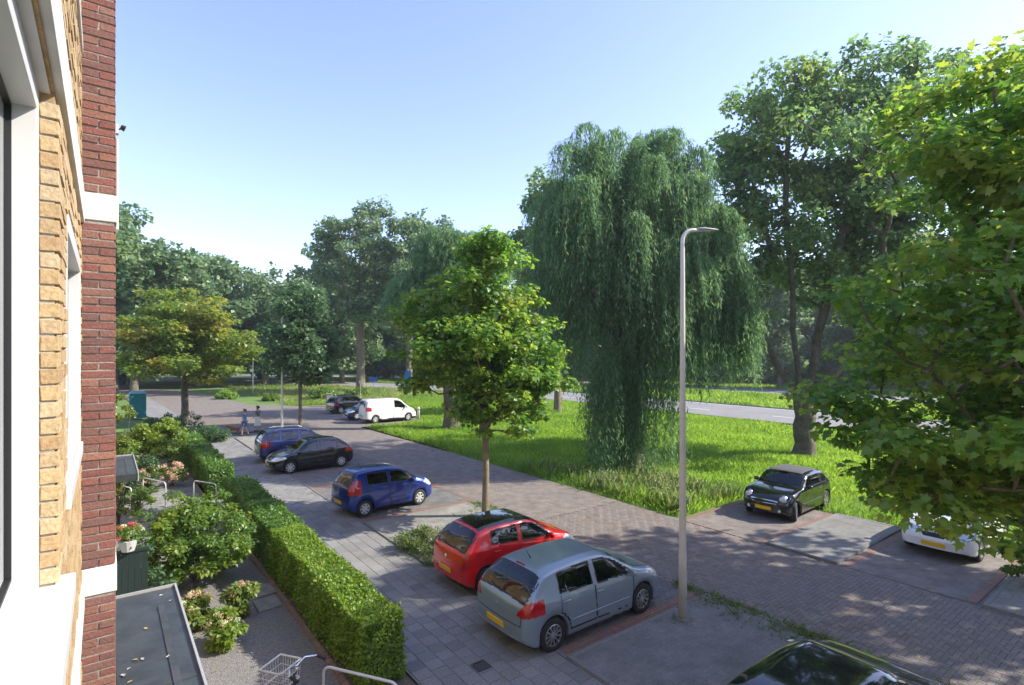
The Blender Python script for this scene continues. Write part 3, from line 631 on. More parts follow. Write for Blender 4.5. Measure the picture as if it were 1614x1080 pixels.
# the foreground maple at the right edge, trunk just outside the frame
make_tree('maple_tree', 'large foreground maple whose leafy branches fill the right edge of the view', 'tree', YOUNG, P(1.45, 10.15), [(0, 0, 5.6, 2.75, 2.9, 2.5), (-.3, 0, 7.6, 1.7, 1.9, 2.1), (-.9, -.2, 4.3, 1.75, 2.0, 1.3), (.2, -.2, 4.3, 2.3, 2.5, 1.5), (-1.0, .1, 8.0, 1.0, 1.4, 1.5), (-.8, .2, 9.3, .5, .5, .8), (-.2, .4, 8.8, 1.1, 1.1, 1.3), (-.5, .3, 9.1, .8, .8, 1.2), (-1.9, -.3, 3.9, .7, 1.0, .5), (-1.2, -.4, 3.65, .8, .9, .4), (-2.75, 0, 4.65, .55, .9, .4)],
          300, .5, 38000, .105, MAPLE, M['l_maple'], M['bark'], .10, 8.6, 2.6, 11, up=.9, shell=.6, single=300, flat=.42)
make_tree('maple_tree', 'yellow-tinged maple with a slim pale trunk in the bay island behind the red car', 'tree', YOUNG, P(15.0, 10.15), [(0, 0, 5.3, 2.75, 2.6, 1.9), (.2, 0, 7.2, 1.9, 1.75, 1.9), (.5, 0, 3.7, 1.9, 1.8, .9), (.1, -.2, 8.8, .7, .7, 1.0), (-1.7, 0, 5.9, 1.4, 1.4, 1.7), (-1.6, 0, 7.4, .9, .9, 1.0), (1.7, 0, 4.6, 1.3, 1.3, 1.2)],
          250, .5, 30000, .135, MAPLE, M['l_maple'], M['bark_light'], .12, 8.6, 2.9, 23, up=.9, shell=.5, flat=.55)
make_tree('maple_tree', 'small dark maple beside the street lamp beyond the parked cars', 'tree', YOUNG, P(38.0, 10.6), [(0, 0, 5.8, 2.6, 2.6, 2.5), (0, 0, 8.3, 1.7, 1.7, 2.1)],
          130, .6, 9000, .22, FIVE, M['l_dark'], M['bark'], .11, 8.8, 3.0, 37, up=.7, flat=.6)
# turning tree by the pavement at the far left
make_tree('turning_tree', 'broad round tree with orange and yellow top turning colour at the pavement end', 'tree', None, P(48.0, 4.9), [(0, 0, 6.3, 4.8, 4.8, 2.9), (.2, 0, 8.4, 3.0, 3.0, 2.2), (0, 0, 5.0, 5.2, 5.0, 1.6)],
          230, .95, 26000, .24, FIVE, M['l_gold'], M['bark'], .24, 8.2, 2.7, 41, up=1.1, flat=.35)
# big multi-stem tree at the right
make_tree('sycamore_tree', 'tall open tree with forked grey trunk on the meadow behind the black convertible', 'tree', None, (15.8, 29.4, 0),
          [(.6, 0, 14.5, 6.4, 6.3, 6.0), (-3.0, 0, 13.5, 2.6, 3.0, 3.8), (4.5, 1, 15.5, 4.8, 4.4, 5.0), (6.6, 0, 18.2, 3.0, 3, 3.4), (7.5, 0, 13, 3, 3, 3), (-3.0, 0, 16.5, 2, 2, 1.8), (-1, 0, 18.6, 3.4, 3.4, 3.0), (3.6, 0, 19.8, 2.6, 2.6, 2.6), (5.0, 0, 11, 4.5, 4.2, 3.4), (-2.0, 0, 8.6, 2.4, 2.4, 1.8), (2.6, -1, 8.0, 3, 3, 1.4)],
          460, .85, 52000, .23, FIVE, M['l_big'], M['bark'], .50, 3.0, 2.9, 53, up=.45, shell=.55, flat=.7,
          limbs=[(None, (-1.1, .2, 4.4), (-2.2, .3, 6.6), (-2.6, .2, 10.0)), (None, (-.35, 0, 4.8), (-.6, 0, 8.5), (-1.0, 0, 13), (-.8, 0, 18)), (None, (.45, .1, 4.6), (1.3, .2, 7.8), (2.2, .2, 12), (3.2, .1, 18)), (None, (1.2, -.2, 4.2), (3.0, -.2, 6.4), (4.8, 0, 9.5))])
# trees out of frame at the right whose shade falls on the street
make_tree('sycamore_tree', 'big tree beyond the right edge of the frame, seen only as leaves behind the maple', 'tree', None, (19.5, 11.6, 0),
          [(0, 0, 11, 5.2, 5.2, 5.2), (0, 0, 14.5, 3.5, 3.5, 3.5)], 120, 1.0, 13000, .3, FIVE, M['l_big'], M['bark'], .35, 11, 4, 59, shell=.42)
# further trees on the meadow
make_tree('tall_tree', 'tall open-crowned tree with pale trunk standing beyond the parked black hatchback', 'tree', None, (-20.9, 75, 0),
          [(0, 0, 19, 6.3, 6.3, 6.5), (-3, 0, 21, 3.6, 3.6, 3.6), (2.5, 0, 24, 3.0, 3.0, 2.6), (0, 0, 12, 4.6, 4.6, 2.6), (-4.5, 0, 16, 2.4, 2.4, 2)], 170, .95, 12000, .36, CLUMP, M['l_far'], M['bark_light'], .55, 18, 9, 61, shell=.4)
far_proto = make_tree('tall_tree', 'mid-green tree with bluish-leaning pale trunk behind the white van', 'tree', None, (-13.9, 73, 0),
          [(0, 0, 17, 6.3, 6.3, 6.5), (2, 0, 21.5, 3.6, 3.6, 3.2), (-1, 0, 11, 5.2, 5.2, 3.0)], 160, 1.05, 13000, .38, CLUMP, M['l_far'], M['bark_light'], .45, 17, 7.5, 67, shell=.4, lean=(.4, 0))
# pollard willow: dark dense round head on a thick trunk
rngp = np.random.default_rng(5)
def fountain(name, label, loc, blobs, n, seg_len, lmat, trunk_r, trunk_top, seed, leaf=.2, lens=(1.5, 3.0), dens=16, stiff=.25, trunks=1, minz=.3, casc=0):
    """hanging-shoot crown: every shoot arches over and falls, set with narrow leaves"""
    rng = np.random.default_rng(seed); root = thing(name, loc, 0, label, 'tree')
    B = np.array(blobs); vol = (B[:, 3] * B[:, 4] * B[:, 5]) ** .75; pick = rng.choice(len(B), n, p=vol / vol.sum()); b = B[pick]
    d = unit(rng.normal(size=(n, 3)) + np.array([0, 0, .55])); d[:, 2] = np.abs(d[:, 2]) * .95 + .02; rad = .55 + .45 * rng.random(n) ** .5
    if casc:
        nc = casc; pc = rng.choice(len(B), nc, p=vol / vol.sum()); dc = unit(rng.normal(size=(nc, 3)) + np.array([0, 0, .5])); dc[:, 2] = np.abs(dc[:, 2]) * .95; Cc = B[pc, :3] + dc * B[pc, 3:6] * (.72 + .3 * rng.random(nc))[:, None]
        ci = rng.choice(nc, n); hr = rng.normal(size=(n, 2)) * np.array([.34, .34]); hl = np.hypot(hr[:, 0], hr[:, 1]); b = B[pc[ci]]
        S = Cc[ci] + np.c_[hr, -.9 * hl ** 1.6 + .05 * rng.normal(size=n)]; d = np.c_[hr + dc[ci][:, :2] * .5, np.zeros(n)]; lenf = (.6 + .7 * rng.random(nc))[ci]
    else:
        S = b[:, :3] + d * b[:, 3:6] * rad[:, None]; lenf = 1.0
    L = lenf * (lens[0] + (lens[1] - lens[0]) * rng.random(n)) * b[:, 6]
    out = unit(np.c_[d[:, :2], np.zeros(n)]); side = rng.normal(size=(n, 3)) * .10; side[:, 2] = 0
    k = dens; f = (np.arange(k)[None] + rng.random((n, k))) / k; s = f * L[:, None]
    X = S[:, None, :] + out[:, None, :] * (stiff * (1 - np.exp(-s / .8)))[:, :, None] * 1.3 + side[:, None, :] * s[:, :, None] * .6
    X[:, :, 2] += stiff * .6 * np.sin(np.clip(s / .9, 0, math.pi)) - np.where(s > .25, s - .25, 0)
    X = X.reshape(-1, 3) + rng.normal(size=(n * k, 3)) * .035; keep = X[:, 2] > minz; X = X[keep]; m = len(X)
    dirv = rng.normal(size=(m, 3)) * .26 + np.array([0, 0, -1.]); nrm = rng.normal(size=(m, 3)) + np.array([0, 0, .15]); 
    leaves('crown', X, nrm, leaf * (.6 + .8 * rng.random(m)), np.array([(0, 0, 0), (.085, .4, .02), (0, 1, 0), (-.085, .4, .02)]), lmat, root, rng, dirv)
    sel_ = rng.choice(n, 60); C = b[sel_, :3] + (S[sel_] - b[sel_, :3]) * .45 - np.array([0, 0, .8]); segs, _ = skeleton(rng, list(C), trunk_top, trunk_r, trunk_top * .45); tubes('trunk', segs, M['bark'], root)
    return root
# blobs: centre, radii, hanging-length factor
fountain('weeping_willow', 'huge weeping willow with curtains of hanging shoots on the meadow in the centre', (5.7, 26.2, 0),
         [(-1.9, 0, 12.0, 2.5, 2.6, 4.7, 1.0), (1.3, .2, 12.9, 2.3, 2.6, 4.4, 1.0), (-.2, -1.8, 9.4, 1.8, 1.5, 3.6, .9), (3.2, .3, 9.6, 1.9, 2.1, 4.2, .9), (-3.2, 0, 9.4, 1.4, 2.1, 4.0, .75), (-.3, .8, 12.4, 2.2, 2.2, 3.6, 1), (4.5, .2, 7.4, 1.2, 1.8, 3.4, .7),
          (-1.3, -.6, 7.2, 1.7, 1.8, 2.4, .75), (-2.9, -.2, 6.6, 1.0, 1.5, 2.0, .55), (-.8, -1.0, 4.4, 1.0, 1.1, 2.4, 1.5), (-.7, -.8, 3.2, 1.1, 1.0, 2.0, 1.5), (.2, -.9, 3.8, 1.3, 1.0, 2.2, 1.3), (4.2, 0, 6.0, 1.2, 1.5, 2.2, .55), (1.6, -.4, 6.8, 1.8, 1.6, 2.4, .65), (3.2, -.4, 6.8, 1.6, 1.6, 2.2, .6), (1.8, -1.6, 9.0, 1.4, 1.4, 2.2, .8), (-2.0, -1.7, 8.2, 1.4, 1.3, 2.4, .9)],
         9000, .1, M['l_willow'], .55, 9.5, 71, leaf=.25, lens=(1.8, 5.4), dens=38, stiff=.25, casc=190)
fountain('pollard_willow', 'pollard willow with dense fine-leaved head on a very thick trunk beside the street', (-4.4, 39.2, 0),
         [(-2.2, 0, 8.6, 2.4, 2.4, 3.0, .55), (.8, .3, 10.6, 3.2, 2.8, 3.8, .55), (-.6, 0, 12.0, 2.0, 2.0, 2.6, .5)], 3200, .1, M['l_willow'], .56, 7.5, 73, leaf=.26, lens=(.8, 2.2), dens=20, stiff=.8)
make_tree('meadow_tree', 'slender tree with straight greenish trunk between the maple and the weeping willow', 'tree', None, (4.15, 49.6, 0),
          [(0, 0, 15.5, 4.6, 4.6, 5.4), (-1.8, 0, 19.5, 2.6, 2.6, 2.2), (0, 0, 9, 3.2, 3.2, 2.2)], 120, 1.0, 12000, .32, CLUMP, M['l_big'], M['bark_light'], .33, 16, 6, 79, shell=.42)
# background wood: individual trees copied from three kinds
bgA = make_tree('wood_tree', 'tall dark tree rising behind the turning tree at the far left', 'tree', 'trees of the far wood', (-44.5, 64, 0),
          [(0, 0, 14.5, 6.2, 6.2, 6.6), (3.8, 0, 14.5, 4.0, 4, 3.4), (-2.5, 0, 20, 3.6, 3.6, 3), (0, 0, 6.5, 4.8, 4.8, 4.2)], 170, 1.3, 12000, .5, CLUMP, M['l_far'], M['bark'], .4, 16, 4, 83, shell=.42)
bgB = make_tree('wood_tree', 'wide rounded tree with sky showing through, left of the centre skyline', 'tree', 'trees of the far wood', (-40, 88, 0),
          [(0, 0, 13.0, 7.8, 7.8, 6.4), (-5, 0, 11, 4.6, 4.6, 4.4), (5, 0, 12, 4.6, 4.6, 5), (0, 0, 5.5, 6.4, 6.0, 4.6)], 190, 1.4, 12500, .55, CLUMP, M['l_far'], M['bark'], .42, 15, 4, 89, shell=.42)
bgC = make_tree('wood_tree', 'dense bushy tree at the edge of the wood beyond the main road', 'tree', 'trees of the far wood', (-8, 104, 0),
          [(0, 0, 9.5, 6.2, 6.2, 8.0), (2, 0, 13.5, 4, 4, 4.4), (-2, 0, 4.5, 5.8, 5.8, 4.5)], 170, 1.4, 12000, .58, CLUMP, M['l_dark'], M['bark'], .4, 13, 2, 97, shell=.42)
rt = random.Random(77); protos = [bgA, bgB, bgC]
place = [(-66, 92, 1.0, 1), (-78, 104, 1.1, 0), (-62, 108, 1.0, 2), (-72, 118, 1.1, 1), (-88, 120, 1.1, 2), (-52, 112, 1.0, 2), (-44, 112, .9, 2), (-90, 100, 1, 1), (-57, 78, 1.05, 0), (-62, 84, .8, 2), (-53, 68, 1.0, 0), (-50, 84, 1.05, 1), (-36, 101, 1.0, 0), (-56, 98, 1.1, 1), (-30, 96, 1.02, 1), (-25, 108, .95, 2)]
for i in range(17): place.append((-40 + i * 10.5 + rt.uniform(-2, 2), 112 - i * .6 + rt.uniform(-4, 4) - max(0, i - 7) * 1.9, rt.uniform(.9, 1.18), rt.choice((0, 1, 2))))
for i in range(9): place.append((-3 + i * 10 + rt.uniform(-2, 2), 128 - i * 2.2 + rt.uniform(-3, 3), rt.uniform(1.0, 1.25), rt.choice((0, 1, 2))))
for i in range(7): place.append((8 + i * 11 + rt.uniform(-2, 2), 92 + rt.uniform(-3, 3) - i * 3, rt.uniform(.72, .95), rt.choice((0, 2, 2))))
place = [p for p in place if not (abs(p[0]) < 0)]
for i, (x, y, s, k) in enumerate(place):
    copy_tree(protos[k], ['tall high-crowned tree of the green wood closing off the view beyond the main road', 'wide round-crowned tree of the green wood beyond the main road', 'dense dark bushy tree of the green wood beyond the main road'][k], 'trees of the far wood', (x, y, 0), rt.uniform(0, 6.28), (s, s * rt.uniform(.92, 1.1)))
for i, (x, y, s, k) in enumerate([(46, 2, .85, 0), (52, 16, .9, 1), (60, -14, 1, 2), (70, 4, 1, 1), (64, 30, 1.0, 0), (84, 18, 1.1, 2), (98, 30, 1.1, 1), (96, 2, 1.1, 0), (90, -22, 1.1, 2), (72, -34, 1, 1), (50, -34, 1, 0), (34, -26, .9, 2), (104, 52, 1.2, 1), (112, 40, 1.2, 2)]):
    copy_tree(protos[k], 'tree of the same wood standing outside the right edge of the frame', 'trees of the far wood', (x, y, 0), rt.uniform(0, 6.28), (s, s))
# undergrowth along the wood edge
rng = np.random.default_rng(9)
n = 42000; uu = rng.uniform(-70, 205, n); vv = 88 + rng.random(n) ** 2 * 10 + np.array([shift(x) for x in uu]); hh = rng.random(n) * (2.6 + 1.5 * np.sin(uu * .35) + np.sin(uu * .9))
pos = uvw(np.c_[uu, vv, np.maximum(hh, .05)])
o = leaves('undergrowth', pos, rng.normal(size=(n, 3)) + np.array([0, -.3, .5]), .75 * (.6 + rng.random(n)), CLUMP, M['l_far'], None, rng); tag(o, 'dark tangle of undergrowth along the edge of the wood beyond the main road', 'undergrowth', kind='stuff')

def clipped_hedge(name, label, u0, u1, v0, v1, h, n, leaf, mat, seed, group=None, round_=.0):
    rng = np.random.default_rng(seed); root = thing(name, P((u0 + u1) / 2, (v0 + v1) / 2), ANG_U, label, 'hedge', group)
    L, W = u1 - u0, v1 - v0
    mb = MB(); mb.box(-L / 2 + .18, L / 2 - .18, -W / 2 + .16, W / 2 - .16, .05, h - .14); mb.build('light_block_core', pmat('hedge_light_block', (.045, .055, .022), .95, var=.4, scale=15), root)  # solid dark box in place of inner twigs, added to block light through the leaves
    ar = [L * W, L * h, L * h, W * h, W * h]; k = rng.choice(5, n, p=np.array(ar) / sum(ar)); a, b = rng.random(n) - .5, rng.random(n) - .5; dep = rng.random(n) ** 1.6 * .11
    X = np.zeros((n, 3)); N = np.zeros((n, 3))
    wob = lambda p, q: .035 * np.sin(p * 2.1 + seed) + .025 * np.sin(p * 5.3 + q * 3)
    for i, nn in enumerate([(0, 0, 1), (0, 1, 0), (0, -1, 0), (1, 0, 0), (-1, 0, 0)]):
        m_ = k == i; N[m_] = nn
        if i == 0: X[m_] = np.c_[a[m_] * L, b[m_] * W, h - dep[m_] + wob(a[m_] * L, b[m_])]
        elif i < 3: X[m_] = np.c_[a[m_] * L, (W / 2 - dep[m_] + wob(a[m_] * L, b[m_])) * nn[1], (b[m_] + .5) * h]
        else: X[m_] = np.c_[(L / 2 - dep[m_] + wob(b[m_] * 3, 0)) * nn[0], a[m_] * W, (b[m_] + .5) * h]
    near = X[:, 0] ; keep = np.ones(n, bool)
    sprout = rng.random(n) < .07; X += N * (sprout * rng.random(n) ** 1.5 * .11)[:, None]; X[:, 2] += .03 * np.sin(X[:, 0] * 3.7) * (X[:, 2] > h - .2)
    Nn = N * .7 + rng.normal(size=(n, 3)) * .55 + np.array([0, 0, .35]); D = N * .5 + rng.normal(size=(n, 3)) * .6 + np.array([0, 0, .3])
    o = leaves('foliage', X, Nn, leaf * (.6 + .8 * rng.random(n)), DIAMOND, mat, root, rng, D); o['kind'] = 'stuff'
    return root
clipped_hedge('privet_hedge', 'long clipped bright green hedge running from the bottom centre beside the pavement', 8.45, 14.5, 3.32, 4.05, 1.1, 56000, .055, M['l_hedge'], 3)
clipped_hedge('box_hedge', 'middle stretch of clipped dark green hedge, behind the bright near hedge', 14.5, 21.2, 3.3, 4.1, 1.1, 34000, .07, M['l_hedge2'], 4)
clipped_hedge('box_hedge', 'farther clipped hedge beyond the gap with the handrail, lit on top', 23.3, 34.0, 3.2, 4.0, 1.1, 26000, .09, M['l_hedge2'], 6)
def shrub(name, label, loc, blobs, n, leaf, mat, seed, stems=7, cat='shrub', group=None, shape=DIAMOND, up=.5, flowers=None):
    rng = np.random.default_rng(seed); root = thing(name, loc, 0, label, cat, group); B = np.array(blobs); vol = (B[:, 3] * B[:, 4] * B[:, 5]) ** .7
    nc = max(14, n // 110); pick = rng.choice(len(B), nc, p=vol / vol.sum()); d = unit(rng.normal(size=(nc, 3))); C = B[pick, :3] + d * (rng.random(nc) ** .4)[:, None] * B[pick, 3:6]; C[:, 2] = np.maximum(C[:, 2], .1)
    cr = np.maximum(.22 * B[pick, 3], .12) * (.7 + .7 * rng.random(nc)); idx = rng.choice(nc, n); dd = unit(rng.normal(size=(n, 3))); pos = C[idx] + dd * (rng.random(n) ** .45)[:, None] * cr[idx][:, None] * np.array([1, 1, .6]); pos[:, 2] = np.maximum(pos[:, 2], .03)
    leaves('foliage', pos, dd * .5 + rng.normal(size=(n, 3)) * .4 + np.array([0, 0, up]), leaf * (.6 + .8 * rng.random(n)), shape, mat, root, rng, dd + np.array([0, 0, -.1]))
    mb = MB()
    for i in range(stems):
        c = C[int(rng.integers(nc))]; mb.tube([(rng.normal() * .05, rng.normal() * .05, -.02), (c[0] * .4, c[1] * .4, c[2] * .55), tuple(c)], [.022, .015, .006], 5)
    mb.build('stems', M['bark'], root)
    if flowers:
        nf, fr, fm = flowers
        for i in range(nf):
            # flower heads sit on the outside top
            dd_ = unit(rng.normal(size=(1, 3)) + np.array([[0, -.4, .7]]))[0]; b = B[int(rng.integers(len(B)))]; c = b[:3] + dd_ * b[3:6] * 1.02
            q = unit(rng.normal(size=(46, 3))); leaves('flower_head', c + q * fr * np.array([1, 1, .75]), q + rng.normal(size=(46, 3)) * .3, fr * .62, DIAMOND, fm if not isinstance(fm, list) else fm[i % len(fm)], root, rng)
    return root
shrub('japanese_shrub', 'big spreading yellow-green shrub in the gravel garden behind the canopy roof', P(15.1, 1.75), [(0, 0, 1.0, 1.25, 1.35, .85), (-.35, -.1, 1.5, .8, .8, .55), (.55, -.3, 1.0, .95, .95, .7), (-.7, -.3, .6, .85, .8, .5), (.1, .4, 1.55, .6, .6, .45)], 17000, .085, M['l_bush'], 15, up=.8)
shrub('lime_shrub', 'rounded lime-green shrub behind the gap in the garden hedge', P(30.2, 1.9), [(0, 0, 1.25, 1.2, 1.2, 1.0), (.3, 0, 1.8, .75, .75, .55)], 8000, .13, M['l_lime'], 16)
shrub('round_bush', 'low dark rounded bush beside the pavement where two people walk', P(37.8, 4.9), [(0, 0, .5, 1.35, 1.1, .5)], 8000, .09, M['l_dark'], 17)
shrub('dark_shrub', 'dark shrub in the shade under the turning tree', P(42.5, 4.1), [(0, 0, .7, 1.3, 1.3, .7), (-1.5, .6, .6, 1.2, 1.1, .6)], 5000, .12, M['l_dark'], 18)
shrub('climbing_plant', 'drooping pale green climber against the brick edge at the left', P(21.5, .35), [(0, 0, 3.4, .45, .45, .9), (.15, -.1, 2.2, .45, .4, .9), (0, 0, 1.0, .3, .3, .8)], 4000, .09, M['l_hyd'], 19)
shrub('garden_bush', 'small green bush in the shade between the handrails', P(22.6, .9), [(0, 0, .5, .6, .6, .45)], 2200, .07, M['l_bush'], 25)
shrub('front_garden_bush', 'dark bush against the facade behind the flower pot', P(12.9, .35), [(0, 0, .9, .7, .6, .8)], 4200, .07, M['l_dark'], 26)
for i, (u, v) in enumerate([(25.5, .6), (33.0, 1.2), (29.0, .4), (36.5, 1.8)]):
    shrub('garden_shrub', ['low dark shrub by the far small canopy', 'dark shrub left of the lime-green shrub further along', 'dark shrub against the wall behind the lime shrub', 'dark shrub near the teal cabin'][i], P(u, v), [(0, 0, .8, 1.1, 1.1, .8)], 3600, .11, M['l_dark'] if i != 2 else M['l_bush'], 40 + i)
H = 'hydrangeas on the gravel'
shrub('hydrangea', 'left hydrangea of the three on the gravel, faded pink blooms', P(12.35, 1.45), [(0, 0, .42, .30, .30, .34)], 2600, .085, M['l_hyd'], 20, group=H, flowers=(20, .052, [M['fl_pink'], M['fl_pink'], M['fl_white']]))
shrub('hydrangea', 'front hydrangea of the three on the gravel, with pale cream blooms', P(11.35, 1.8), [(0, 0, .36, .27, .27, .29)], 2400, .085, M['l_lime'], 21, group=H, flowers=(15, .045, [M['fl_white'], M['fl_pink']]))
shrub('hydrangea', 'right hydrangea of the three on the gravel, greener with few blooms', P(12.45, 2.3), [(0, 0, .38, .28, .28, .3)], 2400, .085, M['l_hyd'], 22, group=H, flowers=(12, .045, [M['fl_pink']]))
for i, (u, v) in enumerate([(26.7, 1.3), (26.3, 2.2)]):
    shrub('hydrangea', ['brownish pink hydrangea beside the far garden path', 'smaller brownish hydrangea right of the far garden path'][i], P(u, v), [(0, 0, .5, .55, .5, .4)], 1500, .09, M['l_hyd'], 27 + i, group='hydrangeas by the far path', flowers=(20, .1, [M['fl_pink']]))
shrub('verge_plant', 'dense grey-green clump of planting beside the rear of the red car', P(13.3, 7.25), [(0, 0, .3, .85, .62, .42), (.5, .1, .3, .5, .5, .3), (-.55, .0, .3, .5, .45, .35)], 7500, .11, M['weed'], 29, shape=np.array([(0, 0, 0), (.1, .4, .02), (0, 1, 0), (-.1, .4, .02)]), up=.1)
shrub('edge_shrub', 'dark green shrub cut by the right edge of the photo on the paved island', P(2.7, 17.2), [(0, 0, .7, .8, .8, .7)], 3500, .1, M['l_bush'], 30)
t = shrub('balcony_flowers', 'red and pink flowers spilling from a pale pot on the dark green screen', P(12.15, .35, 1.95), [(0, 0, .24, .22, .22, .15)], 700, .06, M['l_bush'], 33, cat='flowers', flowers=(14, .045, [M['fl_red'], M['fl_pink'], M['fl_white']]))
t = tag(MB().tube([(0, 0, 0), (0, 0, .19)], [.10, .15], 14).build('flower_pot', pmat('pale_pot', (.45, .46, .46), .6), None), 'pale grey round pot holding red flowers', 'pot'); t.location = P(12.15, .35, 1.87)

# ---- grass: blades by the hundred thousand
def blades(name, UV, h, w, mat, label, cat, rng, z=-.05, curve=.35):
    n = len(UV); p = uvw(np.c_[UV, np.full(n, z)]); a = rng.random(n) * 2 * np.pi; side = np.c_[np.cos(a), np.sin(a), np.zeros(n)]; lean = rng.normal(size=(n, 3)) * curve; lean[:, 2] = 0
    hh = np.asarray(h)[:, None]; ww = np.asarray(w)[:, None] if np.ndim(w) else w
    V = np.stack([p - side * ww, p + side * ww, p + side * ww * .6 + np.array([0, 0, .62]) * hh + lean * hh * .35, p + np.array([0, 0, 1]) * hh + lean * hh], 1)
    o = fastmesh(name, V.reshape(-1, 3), np.arange(n * 4).reshape(n, 4), mat); return tag(o, label, cat, kind='stuff')
def samp(rng, n, u0, u1, v0, v1): return np.c_[rng.uniform(u0, u1, n), rng.uniform(v0, v1, n)]
rng = np.random.default_rng(101)
def lump(UV): return .5 + .5 * np.sin(UV[:, 0] * .9 + 1.3 * np.sin(UV[:, 1] * .6)) * np.sin(UV[:, 1] * 1.1 + 1.1 * np.sin(UV[:, 0] * .45))
def meadow(UV):
    u, v = UV[:, 0], UV[:, 1]
    k = (v > 15.25) & (v < 41.4 + np.where(u > 35, -.0042 * (u - 35) ** 2, 0))
    k &= ~((u < 11.15) & (v < 20.0)); k &= ~((u > 38.5) & (u < 57) & (v < 20.8)); k &= ~((u > 57) & (v < np.interp(u, [57, 57.5, 62, 84, 105], [20.8, 15.7, 12.4, 10.5, 3.2])))
    return UV[k]
def dist(UV): p = uvw(np.c_[UV, np.zeros(len(UV))]); return np.hypot(p[:, 0], p[:, 1])
def view(UV, pad=3.0): p = uvw(np.c_[UV, np.zeros(len(UV))]); return (np.abs(p[:, 0]) < .97 * p[:, 1] + pad) & (p[:, 1] > 3)
UV = meadow(samp(rng, 420000, -14, 62, 15.2, 41.5)); UV = UV[view(UV)]; D = dist(UV); UV = UV[rng.random(len(UV)) < np.clip(34 / D, .25, 1.) ** 1.3]; D = dist(UV)
edge = np.clip(1 - (UV[:, 1] - 15.2) / 3.5, 0, 1) * (UV[:, 0] > 11); hh = (.14 + .17 * lump(UV) + .10 * edge) * (.6 + .7 * rng.random(len(UV))); hh *= np.clip((UV[:, 1] - 15.0) / .8, .45, 1)
blades('meadow_grass', UV, hh, .0075 * np.clip(D / 22, 1, 3.6), M['grass'], 'long bright green meadow grass between the street and the main road', 'grass', rng)
UV = np.r_[samp(rng, 90000, -40, 110, 52.5, 68.8), samp(rng, 50000, -40, 110, 79.3, 90)]; UV[:, 1] += np.array([shift(x) for x in UV[:, 0]]); UV = UV[view(UV)]
blades('verge_grass', UV, (.22 + .3 * lump(UV * .6)) * (.6 + .7 * rng.random(len(UV))), .05, M['grass'], 'grass of the central reservation and far verge of the main road', 'grass', rng)
UV = meadow(samp(rng, 60000, 57, 112, 2, 42)); UV = UV[view(UV)]
blades('verge_grass', UV, (.18 + .3 * lump(UV)) * (.6 + .8 * rng.random(len(UV))), .04, M['weed'] if 0 else leafmat('rough_grass', [(.13, .19, .035), (.22, .26, .07), (.30, .29, .13)], patch=(.10, .20, .035), patch_amt=.9, patch_scale=.15), 'rough grass at the far street corner left of the parked cars', 'grass', rng)
# flowering weeds, pale seed heads near the willow and the convertible
UV = np.r_[samp(rng, 3000, 11.3, 16, 15.6, 19.5), samp(rng, 500, 14, 20, 15.4, 17)]; UV = UV[rng.random(len(UV)) < lump(UV * 1.7)]
blades('tall_weeds', UV, .35 + .35 * rng.random(len(UV)), .010, M['weed'], 'tall pale weeds gone to seed at the meadow edge near the convertible', 'weeds', rng, curve=.25)
k = len(UV); sel = UV[rng.random(k) < .4]; pos = uvw(np.c_[sel, .35 + .35 * rng.random(len(sel))])
o = leaves('seed_heads', pos, rng.normal(size=(len(sel), 3)) + np.array([0, 0, 1.]), .05, DIAMOND, leafmat('seed_heads', [(.35, .36, .28), (.5, .5, .42)], trans=.3), None, rng); tag(o, 'pale seed heads of weeds at the meadow edge', 'weeds', kind='stuff')
# weeds along the kerb near the lamp and round the islands
UV = np.r_[np.c_[rng.uniform(2.2, 8.0, 2600), 10.86 + rng.normal(size=2600) * .09], np.c_[rng.uniform(4.3, 7.1, 900), 10.55 + rng.normal(size=900) * .2], np.c_[rng.uniform(12.3, 16.7, 1800), 10.7 + rng.normal(size=1800) * .12], np.c_[rng.normal(size=800) * .35 + 15, 10.15 + rng.normal(size=800) * .3],
          np.c_[rng.normal(size=260) * .12 + 6.78, 9.35 + rng.normal(size=260) * .1], np.c_[rng.uniform(12.3, 14.8, 900), 6.7 + rng.normal(size=900) * .08]]
UV = UV[rng.random(len(UV)) < np.clip(lump(UV * np.array([2.5, 1])) * 1.3, .08, 1)]
blades('kerb_weeds', UV, .05 + .12 * rng.random(len(UV)) ** 2, .009, M['weed'], 'low weeds and moss growing along the kerb by the street lamp and islands', 'weeds', rng, z=.0, curve=.7)
# low bushes at the far corner beside the black hatchback
for i, (x, y, s) in enumerate([(-33.5, 64, .6), (-27.5, 62, .5), (-22.0, 63, .9), (-19, 67, .8)]):
    shrub('corner_bush', ['low bright bush at the far street corner, leftmost of the row', 'low bush second from the left at the far corner', 'bigger bush beside the black hatchback at the far corner', 'bush behind the black hatchback at the far corner'][i], (x, y, 0), [(0, 0, .7 * s, 2.0 * s, 1.6 * s, .8 * s)], 3000, .22, M['l_bush'] if i else M['grass'], 60 + i)
# scattered fallen leaves on the street and pavement
UV = np.r_[samp(rng, 420, 1, 22, 6.7, 15), samp(rng, 60, 6, 20, 4.3, 6.5), samp(rng, 150, 8, 20, 3, 4.4), samp(rng, 160, 8, 20, .2, 3.2)]; n = len(UV)
o = leaves('leaf_litter', uvw(np.c_[UV, np.full(n, .045)]), rng.normal(size=(n, 3)) * .15 + np.array([0, 0, 1.]), .045, FIVE, leafmat('litter', [(.25, .17, .05), (.35, .28, .08), (.14, .09, .04)], trans=.2), None, rng); tag(o, 'thin scatter of dry leaves on the street, bays and gravel', 'leaves', kind='stuff')

